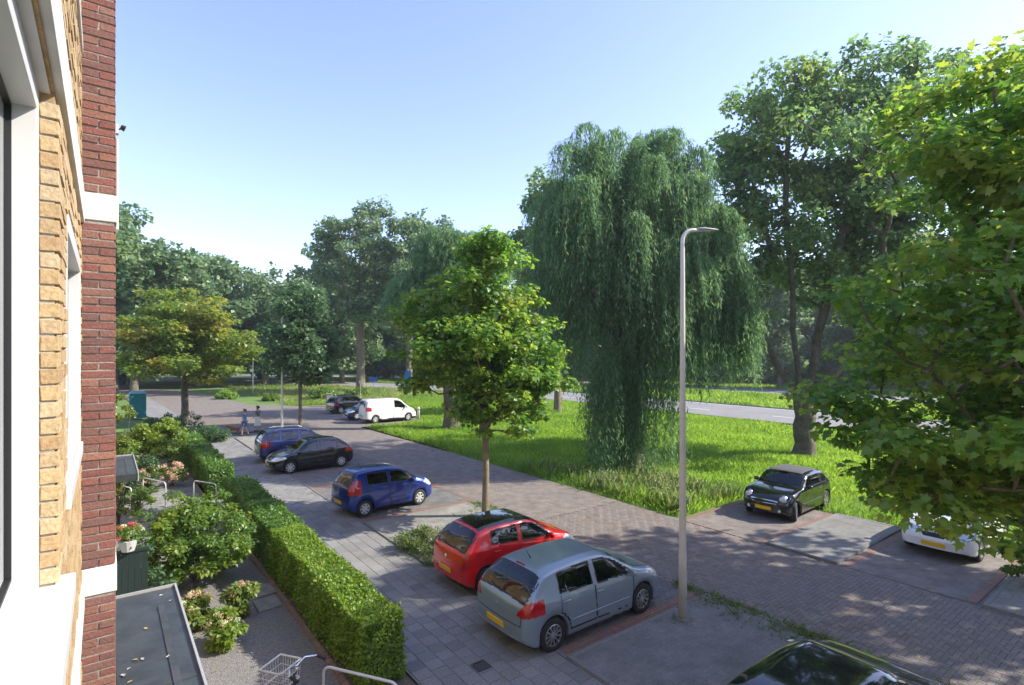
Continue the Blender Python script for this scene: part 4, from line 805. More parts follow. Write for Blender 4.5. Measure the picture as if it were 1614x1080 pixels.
# ================================================================== VEHICLES
def pchip(xs, ys, x):
    xs = np.array(xs, float); ys = np.array(ys, float); h = np.diff(xs); dl = np.diff(ys) / h; m = np.zeros(len(xs)); m[0] = dl[0]; m[-1] = dl[-1]
    for i in range(1, len(xs) - 1):
        if dl[i - 1] * dl[i] > 0: w1 = 2 * h[i] + h[i - 1]; w2 = h[i] + 2 * h[i - 1]; m[i] = (w1 + w2) / (w1 / dl[i - 1] + w2 / dl[i])
    k = np.clip(np.searchsorted(xs, x) - 1, 0, len(h) - 1); t = (x - xs[k]) / h[k]
    return (2 * t**3 - 3 * t**2 + 1) * ys[k] + (t**3 - 2 * t**2 + t) * h[k] * m[k] + (-2 * t**3 + 3 * t**2) * ys[k + 1] + (t**3 - t**2) * h[k] * m[k + 1]
def sdpoly(px, py, poly, r=0.0):
    """signed distance to a polygon (negative inside)"""
    P_ = np.array(poly, float); n = len(P_); d = np.full(px.shape, 1e9); ins = np.zeros(px.shape, bool)
    for i in range(n):
        a = P_[i]; b = P_[(i + 1) % n]; e = b - a; wx = px - a[0]; wy = py - a[1]; t = np.clip((wx * e[0] + wy * e[1]) / max(e @ e, 1e-9), 0, 1)
        d = np.minimum(d, (wx - e[0] * t) ** 2 + (wy - e[1] * t) ** 2)
        c = ((a[1] > py) != (b[1] > py)); xx = (b[0] - a[0]) * (py - a[1]) / (b[1] - a[1] if b[1] != a[1] else 1e-9) + a[0]; ins ^= c & (px < xx)
    d = np.sqrt(d); return np.where(ins, -d, d)
def wheel_mesh(style, r, w, rimmat):
    tp = []; n = 40
    prof = [(r * .64, -w / 2 + .01), (r * .70, -w / 2), (r * .93, -w / 2 + .006), (r * .99, -w / 2 + .03), (r, -w * .2), (r, w * .2), (r * .99, w / 2 - .03), (r * .93, w / 2 - .006), (r * .70, w / 2), (r * .64, w / 2 - .01), (r * .62, w / 2 - .05), (r * .62, -w / 2 + .05)]
    k = len(prof); V = [(rr * math.cos(2 * math.pi * i / n), y, rr * math.sin(2 * math.pi * i / n)) for i in range(n) for rr, y in prof]
    F = [(i * k + j, i * k + (j + 1) % k, ((i + 1) % n) * k + (j + 1) % k, ((i + 1) % n) * k + j) for i in range(n) for j in range(k)]
    rim = MB(); R_ = r * .645
    prof2 = [(R_, w / 2 - .012), (R_ * .93, w / 2 - .006), (R_ * .90, w / 2 - .045)]; q = len(prof2)
    rim.add([(rr * math.cos(2 * math.pi * i / n), y, rr * math.sin(2 * math.pi * i / n)) for i in range(n) for rr, y in prof2], [(i * q + j, i * q + j + 1, ((i + 1) % n) * q + j + 1, ((i + 1) % n) * q + j) for i in range(n) for j in range(q - 1)])
    ns = style['n']; sw = style['w']; dbl = style.get('double')
    for s in range(ns):
        for off in ((-.13, .13) if dbl else (0,)):
            a = 2 * math.pi * s / ns + off; ca, sa = math.cos(a), math.sin(a); a0 = 2 * math.pi * s / ns + off * .25; c0, s0 = math.cos(a0), math.sin(a0)
            def q_(rad, tang, y, c_, s_): return (rad * c_ - tang * s_, y, rad * s_ + tang * c_)
            i0, i1 = R_ * .16, R_ * .93; w0, w1 = sw * R_ * .8, sw * R_
            vs = [q_(i0, -w0, w / 2 - .018, c0, s0), q_(i0, w0, w / 2 - .018, c0, s0), q_(i1, w1, w / 2 - .012, ca, sa), q_(i1, -w1, w / 2 - .012, ca, sa), q_(i0, -w0, w / 2 - .05, c0, s0), q_(i0, w0, w / 2 - .05, c0, s0), q_(i1, w1, w / 2 - .05, ca, sa), q_(i1, -w1, w / 2 - .05, ca, sa)]
            rim.add(vs, [(0, 1, 2, 3), (0, 4, 5, 1), (1, 5, 6, 2), (3, 2, 6, 7), (0, 3, 7, 4)])
    m = 16; rim.add([(R_ * .22 * math.cos(2 * math.pi * i / m), w / 2 - .008, R_ * .22 * math.sin(2 * math.pi * i / m)) for i in range(m)] + [(R_ * .26 * math.cos(2 * math.pi * i / m), w / 2 - .05, R_ * .26 * math.sin(2 * math.pi * i / m)) for i in range(m)],
                    [tuple(range(m))] + [(i, (i + 1) % m, m + (i + 1) % m, m + i) for i in range(m)])
    rim.add([(R_ * .95 * math.cos(2 * math.pi * i / m), w / 2 - .075, R_ * .95 * math.sin(2 * math.pi * i / m)) for i in range(m)], [tuple(range(m))], 1)
    return V, F, rim
def make_car(spec, loc, heading, label, group='cars parked along the street', cat='car'):
    """spec in metres measured from the rear bumper; local +x is forward"""
    L, W, H = spec['L'], spec['W'], spec['H']; xs0 = -L / 2; root = thing(spec.get('name', 'parked_car'), loc, heading, label, cat, group)
    top = spec['top']; belt = spec['belt']; wr, xr, xf = spec['wr'], spec['xr'], spec['xf']; res = spec.get('res', .025)
    fine = np.linspace(0, L, 3000); zt = pchip([p[0] for p in top], [p[1] for p in top], fine); ds = np.hypot(np.diff(fine), np.diff(zt)); cum = np.r_[0, np.cumsum(ds)]
    ns = int(cum[-1] / res); s = np.interp(np.linspace(0, cum[-1], ns), cum, fine)
    s = np.unique(np.r_[s, np.linspace(xr - wr * 1.2, xr + wr * 1.2, 36), np.linspace(xf - wr * 1.2, xf + wr * 1.2, 36), .004, L - .004, .015, L - .015]); ns = len(s)
    zt = pchip([p[0] for p in top], [p[1] for p in top], s); zbelt = np.minimum(pchip([p[0] for p in belt], [p[1] for p in belt], s), zt - .035)
    clr = spec.get('clr', .19); zb = clr + .16 * np.clip(1 - s / .35, 0, 1) ** 1.5 + .10 * np.clip(1 - (L - s) / .4, 0, 1) ** 1.5
    for c in (xr, xf):
        ra = wr + .045; d = np.abs(s - c); arch = np.where(d < ra, wr - .01 + np.sqrt(np.maximum(ra ** 2 - d ** 2, 0)), 0); zb = np.maximum(zb, np.minimum(arch, zbelt - .05))
    dR = np.clip(s / .45, 0, 1); dF = np.clip((L - s) / spec.get('nose', .75), 0, 1); en = spec.get('endw', (.80, .72))
    pw = (en[0] + (1 - en[0]) * np.sqrt(1 - (1 - dR) ** 2.4)) * (en[1] + (1 - en[1]) * np.sqrt(1 - (1 - dF) ** 2.2)); hw = W / 2 * pw
    th = spec.get('tumble', .36); cr = spec.get('corner', 1.0)
    rows = spec.get('rows', 64); Y = np.zeros((ns, rows)); Z = np.zeros((ns, rows))
    flare = np.zeros(ns)
    for c in (xr, xf): flare = np.maximum(flare, np.clip(1 - np.abs(s - c) / (wr * 1.5), 0, 1))
    for i in range(ns):
        w = hw[i]; b0, bl, t = zb[i], zbelt[i], zt[i]; g = t - bl; k = min(1, g / .3); hgt = bl - b0
        yr = w * .945 - th * g; yb = w * .955
        pts = [(0, b0), (.75 * w, b0), (.955 * w, b0 + .004), (.985 * w, b0 + min(.05, hgt * .2)), (w * (1 + .012 * flare[i]), b0 + hgt * .45), (w * .995, b0 + hgt * .72), (w * .975, bl - hgt * .08), (yb, bl),
               (yr + (yb - yr) * .35 + .012 * k, bl + (g - .085 * k) * .62), (yr - .012, t - .085 * k - .012 * (1 - k)), (yr - .075 * k * cr - .03, t - .034 * k - .006), (yr * .72, t - .012 * k - .002), (yr * .38, t - .003), (0, t)]
        pts = np.array(pts); 
        # chord-length Catmull-Rom, evenly resampled
        q = np.r_[[2 * pts[0] - pts[1]], pts, [2 * pts[-1] - pts[-2]]]; out = []
        for j in range(1, len(q) - 2):
            tt = np.linspace(0, 1, 8, endpoint=False)[:, None]; p0, p1, p2, p3 = q[j - 1], q[j], q[j + 1], q[j + 2]
            d1 = np.linalg.norm(p1 - p0) ** .5 + 1e-6; d2 = np.linalg.norm(p2 - p1) ** .5 + 1e-6; d3 = np.linalg.norm(p3 - p2) ** .5 + 1e-6
            m1 = (p1 - p0) / d1 - (p2 - p0) / (d1 + d2) + (p2 - p1) / d2; m2 = (p2 - p1) / d2 - (p3 - p1) / (d2 + d3) + (p3 - p2) / d3; m1 = m1 * d2; m2 = m2 * d2
            out.append((2 * tt**3 - 3 * tt**2 + 1) * p1 + (tt**3 - 2 * tt**2 + tt) * m1 + (-2 * tt**3 + 3 * tt**2) * p2 + (tt**3 - tt**2) * m2)
        out = np.vstack(out + [pts[-1:]]); cl = np.r_[0, np.cumsum(np.hypot(*np.diff(out, axis=0).T))]; wgt = cl / cl[-1]
        u = np.linspace(0, 1, rows); Y[i] = np.maximum(np.interp(u, wgt, out[:, 0]), 0); Z[i] = np.interp(u, wgt, out[:, 1])
    X = np.repeat((s + xs0)[:, None], rows, 1)
    # round the nose and tail in plan: points off the centreline pull back
    fr = np.clip(1 - (L - s) / .5, 0, 1)[:, None]; rr_ = np.clip(1 - s / .4, 0, 1)[:, None]
    X = X - fr * spec.get('bow', .13) * (Y / (W / 2)) ** 2 + rr_ * .07 * (Y / (W / 2)) ** 2
    # full loop: right side (negative y) then left
    Yf = np.concatenate([-Y, Y[:, ::-1][:, 1:]], 1)[:, :]; Zf = np.concatenate([Z, Z[:, ::-1][:, 1:]], 1); Xf = np.concatenate([X, X[:, ::-1][:, 1:]], 1); nr = Yf.shape[1]
    V = np.stack([Xf, Yf, Zf], -1); VV_ = V.reshape(-1, 3)
    i, j = np.meshgrid(np.arange(ns - 1), np.arange(nr - 1), indexing='ij'); a = (i * nr + j).ravel(); F = np.stack([a, a + nr, a + nr + 1, a + 1], 1)
    du = np.gradient(V, axis=0); dv = np.gradient(V, axis=1); N = unit(np.cross(du, dv)); N = np.where((N[:, :, 1:2] * V[:, :, 1:2] + N[:, :, 2:3] * (V[:, :, 2:3] - .5)) < 0, -N, N); Nf = N.reshape(-1, 3)
    fc = VV_[F].mean(1); fn = unit(Nf[F].sum(1)); S = fc[:, 0] - xs0; FY = fc[:, 1]; FZ = fc[:, 2]; aY = np.abs(FY); sgn = np.sign(FY)
    flip = (np.cross(VV_[F[:, 1]] - VV_[F[:, 0]], VV_[F[:, 3]] - VV_[F[:, 0]]) * fn).sum(1) < 0; F[flip] = F[flip][:, ::-1]
    zt_ = np.interp(S, s, zt); zbl = np.interp(S, s, zbelt); zb_ = np.interp(S, s, zb)
    lab = np.zeros(len(F), int); names = {0: 'body'}; mats = {}
    BODY = [spec['paint'], M['black'], spec.get('trim', M['black']), spec.get('roofmat', spec['paint'])]
    slot = np.zeros(len(F), int)
    under = (fn[:, 2] < -.6) & (FZ < zb_ + .06); slot[under] = 1
    lower = (FZ < spec.get('skirt', clr + .03)) & ~under & (fn[:, 2] < .7); slot[lower] = 1
    if spec.get('clad'): 
        c = (FZ < spec['clad']) & (np.abs(fn[:, 1]) < 2); slot[c & ((S < .5) | (S > L - .6) | (FZ < .33))] = 1
        slot[(np.abs(np.hypot(S - xf, FZ - wr)) < wr + .10)] = 1; slot[(np.abs(np.hypot(S - xr, FZ - wr)) < wr + .10)] = 1
    if 'roofmat' in spec: slot[(fn[:, 2] > .55) & (S > spec['roof'][0]) & (S < spec['roof'][1]) & (FZ > H - .16) & (aY < W / 2 * .66)] = 3
    code = 1; panes = []
    gh = (FZ > zbl + .012) & (zt_ - zbl > .1)
    ws = spec['ws']; rw = spec['rw']     # windscreen (s from,to), rear window (s from,to)
    def put(mask, name, mlist, sl=None):
        nonlocal code
        if not mask.any(): return
        lab[mask] = code; names[code] = name; mats[code] = mlist
        if sl is not None: slot[mask] = sl[mask]
        else: slot[mask] = 0
        code += 1
    glassl = [M['carglass'], M['black']]
    side = (np.abs(fn[:, 1]) > .42) & gh
    # doors first (windows override)
    dz0 = clr + .13
    doorm = (np.abs(fn[:, 1]) > .5) & (FZ > dz0) & ~gh
    for sg, tx in ((-1, 1), (1, 1)):
        for (a0, a1) in spec['doors']:
            inside = sdpoly(S, FZ, [(a0 + .04, dz0), (a1, dz0), (a1 + .03, .6), (a1 + .02, 1.3), (a0, 1.3), (a0 - .0, .7)])
            # rear wheel arch bites into the rear door
            dw = np.hypot(S - xr, FZ - wr) - (wr + .10); inside = np.maximum(inside, -dw)
            put(doorm & (sgn == sg) & (inside < -.006), 'door', BODY); gap = doorm & (sgn == sg) & (np.abs(inside) <= .0125); slot[gap] = 1; lab[gap] = 0
    # bonnet, tailgate
    bs = spec.get('bonnet')
    if bs:
        dd = sdpoly(S, aY, [(bs[0], -1), (bs[1], -1), (bs[1] - .02, W / 2 * .55), (bs[1] - .12, W / 2 * .72), (bs[0] + .1, W / 2 * .80), (bs[0], W / 2 * .80)])
        m_ = (fn[:, 2] > .35) & (S > bs[0] - .1); put(m_ & (dd < -.008), 'bonnet', BODY); gp = m_ & (np.abs(dd) <= .011) & (lab == 0); slot[gp] = 1
    tg = spec.get('tail')     # tailgate: (z from, half width)
    rear = (fn[:, 0] < -.30) & (S < rw[1] + .25)
    if tg:
        m_ = rear & (FZ > tg[0]) ; dd = np.maximum(aY - tg[1], tg[0] - FZ); put(m_ & (dd < -.01), 'tailgate', BODY); gp = m_ & (np.abs(dd) <= .012); slot[gp] = 1; lab[gp] = 0
    put((S < .42) & (FZ < tg[0] - .012 if tg else FZ < .6) & ~under & ((np.hypot(S - xr, FZ - wr) > wr + .09)) & (slot == 0), 'bumper', BODY)
    put((S > L - .55) & (FZ < spec.get('bumpz', .62)) & ~under & (np.hypot(S - xf, FZ - wr) > wr + .09) & (slot == 0), 'bumper', BODY)
    # side windows
    for sg in (-1, 1):
        for (a0, a1, tilt0, tilt1) in spec['side']:
            xs_ = np.linspace(a0, a1, 26); zt2 = np.interp(xs_, s, zt) - spec.get('rail', .115); zb2 = np.interp(xs_, s, zbelt) + .03
            up = [(x_ + 0, z_) for x_, z_ in zip(xs_, zt2) if z_ > np.interp(x_, s, zbelt) + .03]; lo = [(x_, z_) for x_, z_, q in zip(xs_, zb2, zt2) if q > z_]
            if len(up) < 3: continue
            def til(p):
                zc = np.interp(p[0], s, zbelt); f_ = (p[0] - a0) / (a1 - a0); return (p[0] + (p[1] - zc) * (tilt0 * (1 - f_) + tilt1 * f_), p[1])
            poly = [til(p) for p in lo] + [til(p) for p in up[::-1]]
            dd = sdpoly(S, FZ, poly); m_ = side & (sgn == sg) & (dd < .0)
            put(m_, 'side_window', glassl, (dd > -.022).astype(int))
            if spec.get('brightline'): 
                g2 = side & (sgn == sg) & (dd >= 0) & (dd < .018) & (lab == 0); slot[g2] = 1
    # windscreen / rear window
    wt = lambda x_: np.interp(x_, s, hw) * .945 - th * np.maximum(np.interp(x_, s, zt) - np.interp(x_, s, zbelt), 0) - .055
    for (rng_, nm, cond) in ((ws, 'windscreen', (fn[:, 0] > .1)), (rw, 'rear_window', (fn[:, 0] < -.1))):
        dd = np.maximum.reduce([rng_[0] - S, S - rng_[1], (aY - np.clip(wt(S), .15, 2)) * 1.0]); 
        if nm == 'rear_window' and rng_[1] - rng_[0] < .25: dd = np.maximum((rng_[0] - S) * .9, np.maximum((S - rng_[1]) * 1.6, aY - np.clip(wt(S), .15, 2)))
        m_ = cond & (dd < 0) & (np.abs(fn[:, 1]) < .75)
        G = m_.reshape(ns - 1, nr - 1).copy(); best = []
        while G.any():          # keep only the largest connected pane
            st = [tuple(np.argwhere(G)[0])]; comp = []; G[st[0]] = False
            while st:
                a_, b_ = st.pop(); comp.append(a_ * (nr - 1) + b_)
                for c_, d_ in ((a_ + 1, b_), (a_ - 1, b_), (a_, b_ + 1), (a_, b_ - 1)):
                    if 0 <= c_ < ns - 1 and 0 <= d_ < nr - 1 and G[c_, d_]: G[c_, d_] = False; st.append((c_, d_))
            if len(comp) > len(best): best = comp
        m_ = np.zeros(len(F), bool); m_[best] = True
        put(m_, nm, glassl, (dd > (-.02 if nm == 'windscreen' else -.02)).astype(int))
    # lamps
    for kind, pts_, view_ in spec['lamps']:
        mat = {'t': M['taillight'], 'h': M['headlight'], 'i': M['indic']}[kind[0]]; nm = {'t': 'taillight', 'h': 'headlight', 'i': 'indicator'}[kind[0]]
        for sg in (-1, 1):
            if view_ == 's': dd = sdpoly(S, FZ, pts_); c = (np.abs(fn[:, 1]) > .12) | (np.abs(fn[:, 0]) > .3)
            elif view_ == 'r': dd = sdpoly(aY, FZ, pts_); c = (S < .5)
            else: dd = sdpoly(aY, FZ, pts_); c = (S > L - .75)
            if view_ == 's': c = c & (aY > .42 * W / 2)
            put(c & (sgn == sg) & (dd < 0) & (FZ > .25), nm, [mat, M['black']], None)
    for pts_, view_, sl_ in spec.get('grilles', []):
        dd = sdpoly(aY, FZ, pts_); c = (S > L - .6) if view_ == 'f' else (S < .4); put(c & (dd < 0), 'grille', [M['black'] if sl_ == 0 else M['chrome']], None)
    for c_ in range(code):
        sel = lab == c_
        if not sel.any(): continue
        Fs = F[sel]; used, inv = np.unique(Fs, return_inverse=True); inv = inv.reshape(-1, 4); o = fastmesh(names[c_], VV_[used], inv, BODY if c_ == 0 else mats[c_], root, True, slot[sel])
        if names[c_] in ('body', 'door', 'tailgate', 'bonnet', 'bumper', 'windscreen', 'rear_window', 'side_window'):
            try: o.data.normals_split_custom_set_from_vertices([tuple(q) for q in Nf[used]])
            except Exception: pass
        if c_ == 0: body = o
    # close nose and tail
    for q_ in (0, -1): MB().add([tuple(p) for p in V[q_]], [tuple(range(nr))]).build('end_panel', spec['paint'], root)
    # wheels
    Vt, Ft, rim = wheel_mesh(spec['rim'], wr, spec.get('ww', .19), None); first = None; steer = spec.get('steer', 0)
    for cx in (xr, xf):
        for sg in (-1, 1):
            if first is None:
                wme = MB().add(Vt, Ft); wo = wme.build('wheel', M['rubber'], root, smooth=True); ro = rim.build('rim', [spec['rim'].get('mat', M['alloy']), M['black']], wo); first = (wo, ro)
            else:
                wo = first[0].copy(); link(wo); ro = first[1].copy(); link(ro); ro.parent = wo; wo.parent = root
            wo.location = (cx + xs0, sg * (W / 2 - spec.get('ww', .19) / 2 - .018), wr); wo.rotation_euler = (0, 0, (math.pi if sg < 0 else 0) + (steer if cx == xf else 0))
    # wheel-well liner, floor and interior
    mb = MB(); mb.box(xs0 + xr + wr + .1, xs0 + xf - wr - .1, -W / 2 + .12, W / 2 - .12, clr + .03, clr + .10)
    hb = min(.62, spec['belt'][2][1] - .25)
    if not spec.get('no_seats'):
        sx = xs0 + spec['seat']
        for sg in (-1, 1):
            y = sg * W * .215; mb.box(sx - .28, sx + .25, y - .24, y + .24, .3, .58)
            bx_ = [(sx - .48, .55), (sx - .30, .52), (sx - .40, 1.08), (sx - .50, 1.06)]; mb.add([(x_, y + d_, z_) for d_ in (-.22, .22) for x_, z_ in bx_], [(0, 1, 2, 3), (7, 6, 5, 4), (0, 4, 5, 1), (1, 5, 6, 2), (2, 6, 7, 3), (3, 7, 4, 0)])
            mb.box(sx - .52, sx - .42, y - .13, y + .13, 1.1, 1.24)
        rx = sx - .95; mb.box(rx - .2, rx + .3, -W * .38, W * .38, .3, .58); mb.box(rx - .34, rx - .2, -W * .38, W * .38, .5, 1.0)
        mb.box(xs0 + ws[0] + .02, xs0 + ws[1] - .05, -W * .42, W * .42, .62, min(.92, np.interp(ws[1], s, zt) - .07))
        mb.box(xs0 + .12, rx - .34, -W * .38, W * .38, .62, .66)
    mb.build('interior', M['interior'], root)
    # mirrors, handles, plates
    mx = xs0 + spec['mirror']; mz = np.interp(spec['mirror'], s, zbelt) + .07
    for sg in (-1, 1):
        vs = []; q = []
        bm = bmesh.new(); bmesh.ops.create_uvsphere(bm, u_segments=14, v_segments=8, radius=1); bmesh.ops.scale(bm, vec=(.075, .10, .07), verts=bm.verts)
        for v_ in bm.verts:
            if v_.co.x < -.03: v_.co.x = -.03
        me = bpy.data.meshes.new('wing_mirror'); bm.to_mesh(me); bm.free(); me.materials.append(spec.get('mirrormat', spec['paint'])); [setattr(p, 'use_smooth', True) for p in me.polygons]
        o = bpy.data.objects.new('wing_mirror', me); o.parent = root; link(o); o.location = (mx, sg * (W / 2 + .055), mz)
    for a0, a1 in spec['doors']:
        if spec.get('no_seats') and a0 < 1.5: continue
        for sg in (-1, 1):
            hx = a0 + .13; hz = np.interp(hx, s, zbelt) - .12; k_ = int(np.argmin(np.abs(s - hx))); r_ = int(np.argmin(np.abs(Z[k_][:rows * 2 // 3] - hz))); yy = Y[k_][r_]
            mb = MB(); mb.box(-.09, .09, -.012, .022, -.013, .013); o = mb.build('door_handle', spec.get('handlemat', spec['paint']), root, bevel=.006); o.location = (xs0 + hx, sg * yy, hz); o.rotation_euler = (0, 0, 0 if sg > 0 else math.pi)
    def surf_x(z_, front):
        c = V[(-6 if front else 5)]; 
        col_ = Z[:, rows - 1] ; f_ = s[np.argmax(zt[::-1] > z_)] if False else 0
        idx = np.where(zt > z_)[0]; return (s[idx[-1]] if front else s[idx[0]]) + xs0
    for key, front in (('plate_r', False), ('plate_f', True)):
        if key in spec:
            z_ = spec[key]; mb = MB(); mb.box(-.012, .012, -.26, .26, -.055, .055); o = mb.build('number_plate', M['plate'], root, bevel=.004); dx = .012
            o.location = (surf_x(z_ + .03, front) + (dx if front else -dx), 0, z_); o.rotation_euler = (0, R(8 if front else -8) if spec.get('platetilt', 1) else 0, 0)
    if not spec.get('no_seats') and not spec.get('nomould'):
        for sg in (-1, 1):
            pts_ = []
            for x_ in np.linspace(xr + wr + .12, xf - wr - .12, 12):
                k_ = int(np.argmin(np.abs(s - x_))); h_ = clr + .30; r_ = int(np.argmin(np.abs(Z[k_][:rows * 2 // 3] - h_) + (Y[k_][:rows * 2 // 3] < .6 * W / 2) * 9)); pts_.append((xs0 + x_, sg * (Y[k_][r_] + .002), h_))
            MB().tube(pts_, .011, 6).build('side_moulding', spec['paint'] if not spec.get('clad') else M['black'], root, smooth=True)
    def rear_at(z_, y_):      # point on the tail at height z_, offset y_
        best = None
        for i_ in range(0, ns // 3):
            r_ = int(np.argmin(np.abs(Y[i_] - abs(y_)) + (np.abs(Z[i_] - z_) > .05) * 5)); d_ = abs(Y[i_][r_] - abs(y_)) + abs(Z[i_][r_] - z_)
            if best is None or d_ < best[0] - .004: best = (d_, X[i_][r_])
        return best[1]
    if rows >= 60:
        zb_ = .80 if spec is not van_ else .9
        o = MB().tube([(0, 0, 0), (-.012, 0, 0)], .038, 16).build('badge', M['chrome'], root); o.location = (rear_at(zb_, .0) - .004, 0, zb_)
        for sg in (-1, 1):
            o = MB().box(-.010, .006, -.055, .055, -.018, .018).build('reflector', M['taillight'], root, bevel=.004); o.location = (rear_at(.40, .5) - .004, sg * .52, .40)
        o = MB().box(-.014, .004, -.17, .17, -.014, .014).build('tailgate_handle', M['chrome'] if spec.get('rows', 64) > 70 else M['black'], root, bevel=.005); o.location = (rear_at(.62, .0) - .002, 0, .615)
        xw = xs0 + spec['ws'][1] - .03; zw = float(np.interp(spec['ws'][1] - .03, s, zt)) + .012
        for y0_, y1_ in ((.45, -.08), (-.02, -.55)): MB().tube([(xw, y0_, zw), (xw - .02, (y0_ + y1_) / 2, zw + .014), (xw - .06, y1_, zw + .03)], .007, 5).build('wiper', M['black'], root)
    for c in spec.get('extra', []): c(root, xs0, s, zt, W, L)
    return root
van_ = None
def rear_wiper(root, xs0, s, zt, W, L):
    z0 = 1.0; i0 = np.argmin(np.abs(zt[:len(zt) // 3] - z0)); x0 = s[i0] + xs0 - .015; i1 = np.argmin(np.abs(zt[:len(zt) // 3] - (z0 + .05)))
    MB().tube([(x0, .0, z0), (x0 + .01, .14, z0 + .03), (s[i1] + xs0 - .01, .38, z0 + .05)], .009, 6).build('wiper', M['black'], root)
def antenna(root, xs0, s, zt, W, L):
    x = .85; z = np.interp(x, s, zt); MB().tube([(x + xs0, 0, z - .01), (x + xs0 - .12, 0, z + .18)], [.012, .004], 6).build('antenna', M['black'], root)
def brake_lamp(root, xs0, s, zt, W, L):
    x = .60; z = np.interp(x, s, zt); MB().box(xs0 + x - .02, xs0 + x + .03, -.13, .13, z - .015, z + .006).build('third_brake_light', M['taillight'], root)
def front_wipers(root, xs0, s, zt, W, L):
    pass
def roof_rails(root, xs0, s, zt, W, L):
    for sg in (-1, 1): MB().tube([(xs0 + .75, sg * W * .345, np.interp(.75, s, zt) - .04), (xs0 + .95, sg * W * .345, np.interp(.9, s, zt) + .02), (xs0 + 2.2, sg * W * .345, np.interp(2.2, s, zt) + .02), (xs0 + 2.4, sg * W * .345, np.interp(2.4, s, zt) - .03)], .015, 6).build('roof_rail', M['capsilver'], root)
HV = ANG_V           # cars stand square to the kerb: forward = +v, or -v
SPOKE = {'n': 11, 'w': .075, 'double': False}; CAP = {'n': 7, 'w': .17, 'mat': M['capsilver']}; TWIN = {'n': 9, 'w': .045, 'double': True}; FIVES = {'n': 5, 'w': .10, 'double': True}
def hatch(L, W, H, **k):
    f = L / 4.0; h = H / 1.49
    base = dict(L=L, W=W, H=H, wr=.305, xr=.72 * f, xf=3.2 * f,
        top=[(0, .53), (.025 * f, .74 * h), (.07 * f, .92 * h), (.15 * f, 1.01 * h), (.34 * f, 1.22 * h), (.52 * f, 1.37 * h), (.66 * f, 1.425 * h), (1.05 * f, 1.475 * h), (1.7 * f, 1.49 * h), (2.15 * f, 1.465 * h), (2.42 * f, 1.385 * h), (2.8 * f, 1.16 * h), (3.06 * f, 1.01 * h), (3.3 * f, .955 * h), (3.62 * f, .87 * h), (3.84 * f, .76 * h), (3.94 * f, .65), (L, .50)],
        belt=[(0, .86 * h), (.3 * f, 1.0 * h), (1.0 * f, .985 * h), (2.0 * f, .94 * h), (3.0 * f, .90 * h), (3.5 * f, .82 * h), (L, .6)],
        ws=(2.40 * f, 3.07 * f), rw=(.135 * f, .56 * f), doors=[(.90 * f, 1.80 * f), (1.80 * f, 2.86 * f)], side=[(.88 * f, 1.75 * f, .10, .06), (1.86 * f, 2.98 * f, .06, 0)],
        bonnet=(3.1 * f, 3.86 * f), tail=(.60, W / 2 * .80), seat=2.05 * f, mirror=2.78 * f, plate_r=.50, rim=SPOKE, trim=M['black'], handlemat=None,
        lamps=[('t', [(W / 2 * .62, .72), (W / 2 * .76, .92), (W, 1.0), (W, .78), (W / 2 * .8, .70)], 'r'), ('h', [(L - .62, .74 * h), (L - .50, .83 * h), (L - .08, .72), (L - .03, .60), (L - .25, .62)], 's')],
        grilles=[([(-1, .34), (.42, .34), (.36, .47), (-1, .47)], 'f', 0), ([(-1, .58), (.22, .58), (.26, .66), (-1, .66)], 'f', 0)], extra=[rear_wiper, antenna])
    base.update(k)
    if base['handlemat'] is None: base['handlemat'] = base['paint']
    return base
silver = hatch(4.0, 1.72, 1.49, paint=pmat('silver_blue_paint', (.27, .335, .38), .36, .5, coat=.35, var=.04, scale=2.5), rim=SPOKE, wr=.312, res=.017, rows=84, extra=[rear_wiper, antenna, brake_lamp],
               lamps=[('t', [(.56, .76), (.60, .84), (.72, .99), (.80, 1.03), (1.2, 1.05), (1.2, .84), (.78, .76)], 'r'), ('h', [(3.30, .82), (3.42, .92), (3.85, .76), (3.97, .62), (3.75, .62)], 's')])
make_car(silver, P(8.33, 7.86), HV, 'silver-grey five-door hatchback parked beside the street lamp')
red = hatch(3.62, 1.6, 1.49, paint=paint('red_paint', (.62, .008, .012), .15, .25), roofmat=pmat('black_glass_roof', (.012, .012, .014), .06, coat=1), roof=(.55, 2.15), rim=TWIN, wr=.30, res=.02, rows=72, belt=[(0, .86), (.27, 1.03), (.9, 1.03), (1.8, .96), (2.7, .90), (3.2, .80), (3.62, .6)],
            lamps=[('t', [(.58, .62), (.60, .98), (1.2, 1.0), (1.2, .86), (.72, .62)], 'r'), ('h', [(2.95, .80), (3.1, .88), (3.5, .72), (3.6, .60), (3.3, .62)], 's')], plate_r=.52)
make_car(red, P(11.0, 8.12), HV, 'bright red small hatchback with glossy black roof')
blue = hatch(3.46, 1.5, 1.52, paint=paint('blue_paint', (.003, .028, .21), .35, .25), rim=CAP, wr=.275,
             top=[(0, .53), (.02, .78), (.06, 1.0), (.11, 1.08), (.24, 1.28), (.36, 1.42), (.50, 1.48), (1.0, 1.52), (1.6, 1.51), (2.0, 1.46), (2.25, 1.36), (2.55, 1.15), (2.78, 1.02), (3.0, .96), (3.25, .86), (3.38, .74), (3.43, .62), (3.46, .48)],
             rw=(.10, .40), ws=(2.22, 2.76), tail=(.58, .55), side=[(.72, 1.50, .06, .03), (1.60, 2.66, .03, 0)], doors=[(.78, 1.55), (1.55, 2.55)], lamps=[('t', [(.60, .78), (.58, 1.22), (.9, 1.25), (1.0, .78)], 'r'), ('h', [(2.9, .82), (3.05, .92), (3.40, .78), (3.44, .66), (3.2, .64)], 's')])
make_car(blue, P(18.25, 7.98), HV + R(6), 'bright blue small hatchback parked beyond the maple in the island')
